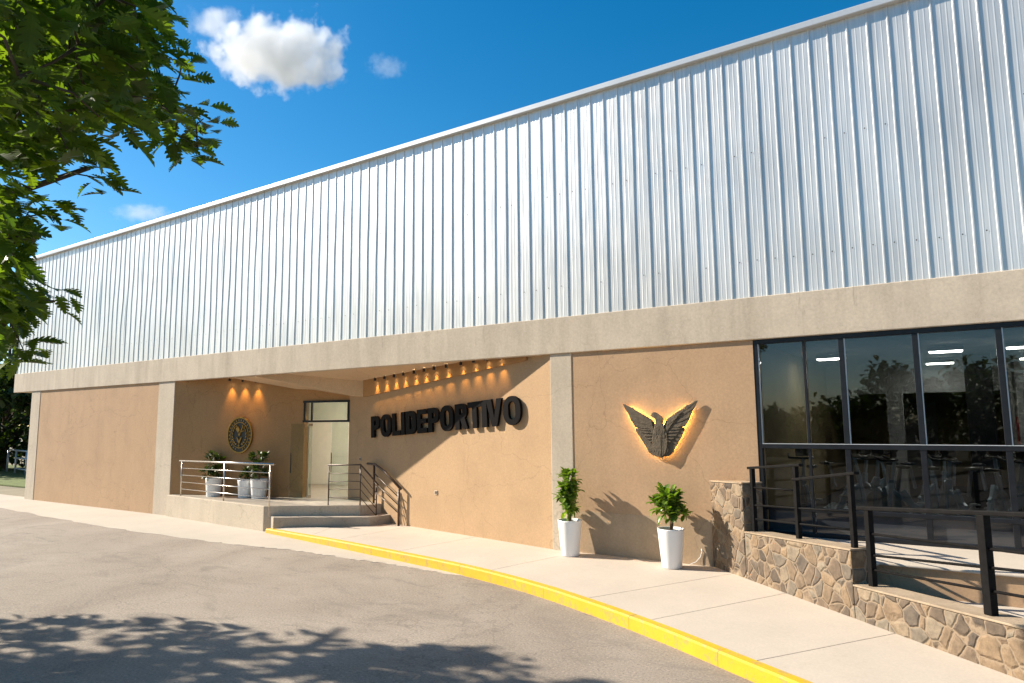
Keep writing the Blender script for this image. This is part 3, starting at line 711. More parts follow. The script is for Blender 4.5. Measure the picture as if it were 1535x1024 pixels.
ra = [[wp(6.05,.12,1.51),wp(5.72,.12,1.51),wp(5.30,.12,1.36),wp(4.62,.12,.99)]]+[[wp(5.75,.12,.58+.92*f),wp(4.70,.12,.165+.81*f)] for f in (.78,.56,.34)]
rail_thing('wall_handrail', 'brown metal handrail sloping down beside the tan lettered wall to the pavement', 'railing', po, ra, M['bronze_rail'], .026, .03)

# ------------------------------------------------------------------ potted plants
def rvec(): 
    while True:
        v = Vector((random.uniform(-1,1),random.uniform(-1,1),random.uniform(-1,1)))
        if .05 < v.length < 1: return v.normalized()
OV = [(0,0),(.18,.11),(.42,.25),(.66,.30),(.86,.22),(1,0)]
def simple_leaf(mb, p, d, up, L, wd, droop=.25):
    d = d.normalized(); s = d.cross(up)
    if s.length < .05: s = d.orthogonal()
    s.normalize(); u = s.cross(d).normalized(); b = len(mb.v)
    for (t, w) in OV:
        c = p+d*(t*L)-u*(droop*L*t*t)
        if w: mb.v += [tuple(c+s*w*wd+u*w*wd*.35), tuple(c), tuple(c-s*w*wd+u*w*wd*.35)]
        else: mb.v.append(tuple(c))
    mb.f += [(b,b+2,b+1),(b,b+3,b+2)]
    for k in range(3):
        a = b+1+3*k; mb.f += [(a,a+1,a+4,a+3),(a+1,a+2,a+5,a+4)]
    a = b+10; mb.f += [(a,a+1,b+13),(a+1,a+2,b+13)]
def potted(loc, label, seed, ph=.60, r0=.150, r1=.212, crown=(.26,.40,.30), zc=.72, ntw=30, name='potted_plant', group=None, leaf='plant_leaf'):
    random.seed(seed); loc = Vector(loc)
    t = thing(name, label, 'potted plant', tuple(loc), group)
    MB().lathe([(0,0),(r0,0),(r0+.006,.012),(r1-.004,ph-.02),(r1,ph),(r1-.018,ph),(r1-.024,ph-.06)], tuple(loc), 40).build('pot', M['white'], t, smooth=True)
    MB().lathe([(0,ph-.035),(r1*.5,ph-.03),(r1-.022,ph-.045)], tuple(loc), 20).build('soil', M['soil'], t)
    st = MB(); lv = MB(); cx, cz, sp = crown
    stems = []
    for k in range(4):
        a = random.uniform(0,6.28); tip = loc+Vector((math.cos(a)*cx*.5, math.sin(a)*cx*.5, ph+zc+random.uniform(-.1,.12)))
        b0 = loc+Vector((random.uniform(-.02,.02),random.uniform(-.02,.02),ph-.05)); m1 = b0.lerp(tip,.4)+Vector((random.uniform(-.04,.04),random.uniform(-.04,.04),.03))
        st.tube([b0,m1,tip], [.016,.012,.005], 7); stems.append((b0,m1,tip))
    for k in range(ntw):
        b0,m1,tip = random.choice(stems); q = m1.lerp(tip, random.uniform(.0,1))
        v = rvec(); v.z = random.uniform(-.8,1.0); rs = math.hypot(v.x,v.y)+.01; rq = random.uniform(.35,1)*math.sqrt(max(.12,1-.55*v.z*v.z))/rs; v.x *= rq; v.y *= rq
        e = loc+Vector((v.x*cx, v.y*cx, ph+zc*.55+v.z*cz)); 
        st.tube([q,q.lerp(e,.5)+Vector((0,0,.015)),e], [.006,.005,.003], 5)
        ax = (e-q).normalized()
        for j in range(8):
            d = (rvec()+ax*.55+Vector((0,0,.75))).normalized(); simple_leaf(lv, e-ax*random.uniform(0,.09), d, Vector((0,0,1)), random.uniform(.12,.19), random.uniform(.12,.165))
    st.build('stem', M['plant_stem'], t, smooth=True); lv.build('foliage', M[leaf], t)
    return t
potted((-5.82,-.30,.192), 'tall narrow green plant in a white pot beside the concrete column', 21, crown=(.17,.40,.3), zc=.76, ntw=34)
potted((-3.98,-.36,.192), 'wide bushy green plant in a white pot next to the stone wall', 34, crown=(.27,.27,.3), zc=.60, ntw=36)
potted((-17.0,.28,.582), 'shaded green plant in a white pot behind the left part of the steel guard rail', 5, ph=.50, r0=.17, r1=.22, crown=(.34,.34,.3), zc=.52, ntw=24, leaf='dark_leaf')  # these three platform plants get a darker leaf colour in place of shade
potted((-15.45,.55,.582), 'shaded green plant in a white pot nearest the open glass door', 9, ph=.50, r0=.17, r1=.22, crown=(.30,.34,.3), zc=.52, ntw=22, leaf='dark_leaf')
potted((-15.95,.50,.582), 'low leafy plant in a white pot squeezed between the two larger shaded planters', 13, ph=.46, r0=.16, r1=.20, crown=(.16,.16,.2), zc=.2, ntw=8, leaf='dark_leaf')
cb = MB()
cb.tube([(-3.62,.0,.47),(-3.60,-.03,.42),(-3.63,-.03,.33),(-3.70,-.05,.25),(-3.80,-.10,.205)], .006, 6)
single('power_cable', cb, M['white'], 'thin pale cable hanging from the wall beside the wide white planter', 'cable')

# ------------------------------------------------------------------ stone wall, terrace, ramp, rails
SD = Vector((.744,-.668,0)); SN = Vector((.668,.744,0)); SO = Vector((-3.15,-.26,0))
def sp_(s, o=0, z=0): p = SO+SD*s+SN*o; return Vector((p.x,p.y,z))
stn = thing('stone_wall', 'stepped rubble stone wall running along the pavement below the gym windows', 'wall', (-3.15,-.26,0))
def seg(s0, s1, z0, z1, t):
    a, b, c_, d_ = sp_(s0), sp_(s1), sp_(s1,t), sp_(s0,t)
    mb = MB(); mb.prism([a[:2],b[:2],c_[:2],d_[:2]], -.1, [z0,z1,z1,z0] if True else z0); return mb
seg(-.47, .50, 1.505, 1.545, .34).build('tall_end', M['stone'], stn, bevel=.02)
seg(.501, 2.63, .845, .955, .30).build('middle_run', M['stone'], stn, bevel=.02)
seg(2.631, 14, .560, 1.0, .30).build('low_run', M['stone'], stn, bevel=.02)
def cop(s0, s1, z0, z1, t): 
    a, b, c_, d_ = sp_(s0,-.008), sp_(s1,-.008), sp_(s1,t), sp_(s0,t); mb = MB(); n_ = 4
    mb.add([(a.x,a.y,z0),(b.x,b.y,z1),(c_.x,c_.y,z1),(d_.x,d_.y,z0),(a.x,a.y,z0+.022),(b.x,b.y,z1+.022),(c_.x,c_.y,z1+.022),(d_.x,d_.y,z0+.022)], [(0,3,2,1),(4,5,6,7),(0,1,5,4),(1,2,6,5),(2,3,7,6),(3,0,4,7)]); return mb
cp = cop(-.47,.505,1.505,1.545,.345); cp.build('coping', M['coping'], stn, bevel=.006)
cop(.507,2.635,.845,.955,.31).build('coping', M['coping'], stn, bevel=.006)
cop(2.637,14,.560,1.0,.31).build('coping', M['coping'], stn, bevel=.006)
e1, e2 = sp_(.52,.29), sp_(2.6,.29)
ter = MB().prism([(-2.66,-.01),(e1.x,e1.y),(e2.x,e2.y),(-.95,-1.52),(10,-1.46),(10,-.01)], .735, .768)
TER = struct('terrace', ter, M['pave'], bevel=.012)
rt = single('retaining_wall', MB().box(-1.2,10,-1.47,-1.2,.1,.734), M['tan'], 'low tan rendered wall holding the terrace edge behind the black railing', 'wall')
r0, r1 = sp_(2.66,.29), sp_(14,.29)
struct('ramp', MB().prism([(r0.x,r0.y),(r1.x,r1.y),(10,-1.472),(-1.19,-1.472)], .1, .41), M['pave'])
def rl(pts): return [Vector(p) for p in pts]
def mp(s, z, o=.13): return sp_(s, o, z)
po = [(mp(.58,.86),mp(.58,1.775)),(mp(1.555,.89),mp(1.555,1.865)),(mp(2.55,.95),mp(2.55,1.835))]
t = thing('upper_railing', 'black metal railing on the taller stone wall close to the gym windows', 'railing', tuple(po[0][0]))
for a, b in po: MB().bar(a, b, .06, .06, SD).build('post', M['rail_dark'], t, bevel=.006)
for a, b in ((mp(.50,1.775),mp(1.68,1.885)),(mp(1.50,1.68),mp(2.66,1.845))): MB().bar(a, b, .075, .035).build('handrail', M['rail_dark'], t, bevel=.006)
for a, b in ((mp(.58,1.50),mp(1.555,1.545)),(mp(.58,1.245),mp(2.55,1.385)),(mp(.58,1.05),mp(2.55,1.175))): MB().tube([a,b], .014, 10).build('rail', M['rail_dark'], t, smooth=True)
def z2(s, a, b): return a+(b-a)*(s-2.80)/(4.25-2.80)
ps = [2.80,4.25,5.7,7.15,8.6,10.05,11.5]
t = thing('lower_railing', 'black metal railing with thick posts on the low stone wall beside the ramp', 'railing', tuple(mp(2.8,.57)))
for i, s in enumerate(ps):
    MB().bar(mp(s,z2(s,.575,.645)), mp(s,z2(s,1.44,1.56)), .07 if i == 0 else .085, .07 if i == 0 else .085, SD).build('post', M['rail_dark'], t, bevel=.006)
MB().bar(mp(2.66,z2(2.66,1.455,1.578)), mp(12,z2(12,1.455,1.578)), .085, .045).build('handrail', M['rail_dark'], t, bevel=.008)
for a, b in ((1.17,1.25),(.93,1.075),(.77,.865)): MB().tube([mp(2.8,a),mp(12,z2(12,a,b))], .014, 10).build('rail', M['rail_dark'], t, smooth=True)

# ------------------------------------------------------------------ inside the gym
def make_bike(loc, rz, label):
    t = thing('exercise_bike', label, 'exercise bike', (0,0,0), 'exercise bikes inside the gym')
    MB().box(-.42,.42,-.05,.05,0,.06).box(-.46,-.38,-.26,.26,0,.07).box(.38,.46,-.26,.26,0,.07).bar((-.20,0,.05),(.10,0,.62),.07,.10).bar((.36,0,.05),(.26,0,.80),.07,.09).bar((-.12,0,.34),(.32,0,.62),.06,.08).build('frame', M['bike_grey'], t, bevel=.01)
    w = MB(); w.lathe([(0,-.02),(.20,-.025),(.235,-.03),(.235,.03),(.20,.025),(0,.02)], (0,0,0), 28)
    w.v = [(x+.30, z, y+.30) for x, y, z in w.v]; w.build('flywheel', M['bike_silver'], t, smooth=False)
    MB().bar((-.20,0,.55),(-.30,0,.98),.045,.045).build('seat_post', M['bike_silver'], t)
    s = MB(); s.tube([(-.48,0,1.0),(-.40,0,1.02),(-.28,0,1.02),(-.18,0,1.01)], [.05,.11,.07,.03], 10); s.v = [(x,y,1.01+(z-1.01)*.35) for x,y,z in s.v]; s.build('saddle', M['bike'], t, smooth=True)
    MB().bar((.26,0,.78),(.20,0,1.12),.05,.05).build('handlebar_post', M['bike_grey'], t)
    MB().tube([(.48,-.20,1.20),(.34,-.22,1.13),(.20,-.12,1.13),(.20,.12,1.13),(.34,.22,1.13),(.48,.20,1.20)], .022, 8).build('handlebar', M['bike'], t, smooth=True)
    MB().box(.20,.23,-.13,.13,1.17,1.33).build('console', M['bike'], t, bevel=.01)
    MB().tube([(.02,-.10,.30),(.02,.10,.30)], .02, 8).bar((.02,.11,.30),(.16,.11,.20),.02,.03).bar((.02,-.11,.30),(-.12,-.11,.40),.02,.03).box(.10,.22,.11,.21,.185,.21).box(-.18,-.06,-.21,-.11,.385,.41).build('pedals', M['bike_silver'], t)
    return t
BK = [(-1.75,2.1,.6,'exercise bike farthest left inside the dark gym behind the upper railing'),(-1.05,1.5,2.4,'exercise bike just right of the pale column, seen through the third pane'),(-.62,2.5,.9,'exercise bike behind the thick window bar between the third and fourth panes'),(-.10,1.5,2.2,'exercise bike nearest the glass in the middle of the fourth pane'),
      (.32,2.6,1.1,'exercise bike in the fourth pane in front of the dark gym column'),(.85,1.6,2.5,'exercise bike nearest the glass in the pane at the right picture edge'),(1.25,3.0,.8,'exercise bike in the rear row at the right edge of the gym'),(-2.2,1.2,2.0,'exercise bike nearest the glass in the leftmost lower pane'),(-1.30,2.4,2.5,'exercise bike in the second row right behind the pale column'),(-.25,3.3,1.9,'exercise bike in the back row of the fourth pane beside the dark column'),(.55,1.2,.7,'exercise bike straddling the thick bar at the right of the fourth pane'),(-.75,1.2,2.9,'exercise bike close to the glass at the right side of the third pane'),(-1.5,3.6,.4,'exercise bike deep in the gym behind the left panes')]
b0_ = None
for x, y, rz, lb in BK:
    o = make_bike((0,0,0), 0, lb) if b0_ is None else copy_tree(b0_)
    if b0_ is None: b0_ = o
    o['label'] = lb; o.location = (x,y,.845); o.rotation_euler = (0,0,rz); o.scale = (.88,.88,.88)
for x0, x1, y0, y1, lb in ((-2.3,-1.50,.55,4.1,'low blue grey platform under the bikes behind the upper railing'),(-1.32,.52,.55,3.2,'low blue grey platform under the bikes in the middle panes'),(.62,2.0,.55,3.5,'low blue grey platform under the bikes at the right picture edge')):
    single('bike_platform', MB().box(x0,x1,y0,y1,.776,.845), M['bike_grey'], lb, 'platform', 'bike platforms in the gym', bevel=.015)
LT = [(-2.0,3.2,'lit ceiling tube light in the second pane from the tan wall'),(-.15,2.9,'lit ceiling tube light in the fourth pane nearest the glass'),(.95,2.9,'lit ceiling tube light at the right edge of the picture inside the gym'),(-.3,5.8,'lit ceiling tube light hanging farther back in the gym in the middle'),(1.1,5.6,'lit ceiling tube light farther back at the right side of the gym')]
for x, y, lb in LT:
    t = thing('gym_light', lb, 'ceiling light', (x,y,3.62), 'tube lights on the gym ceiling')
    MB().box(x-.26,x+.26,y-.12,y+.12,3.63,3.70).build('housing', M['gym_grey'], t); MB().box(x-.24,x+.24,y-.10,y+.10,3.612,3.629).build('tube', M['tube'], t)
    MB().tube([(x,y,3.70),(x,y,3.74)], .01, 6).build('stem', M['gym_grey'], t)
ps_ = single('wall_poster', MB().box(.845,.859,4.5,4.95,2.0,2.5), M['red'], 'small red notice board inside the gym at the right picture edge', 'notice')

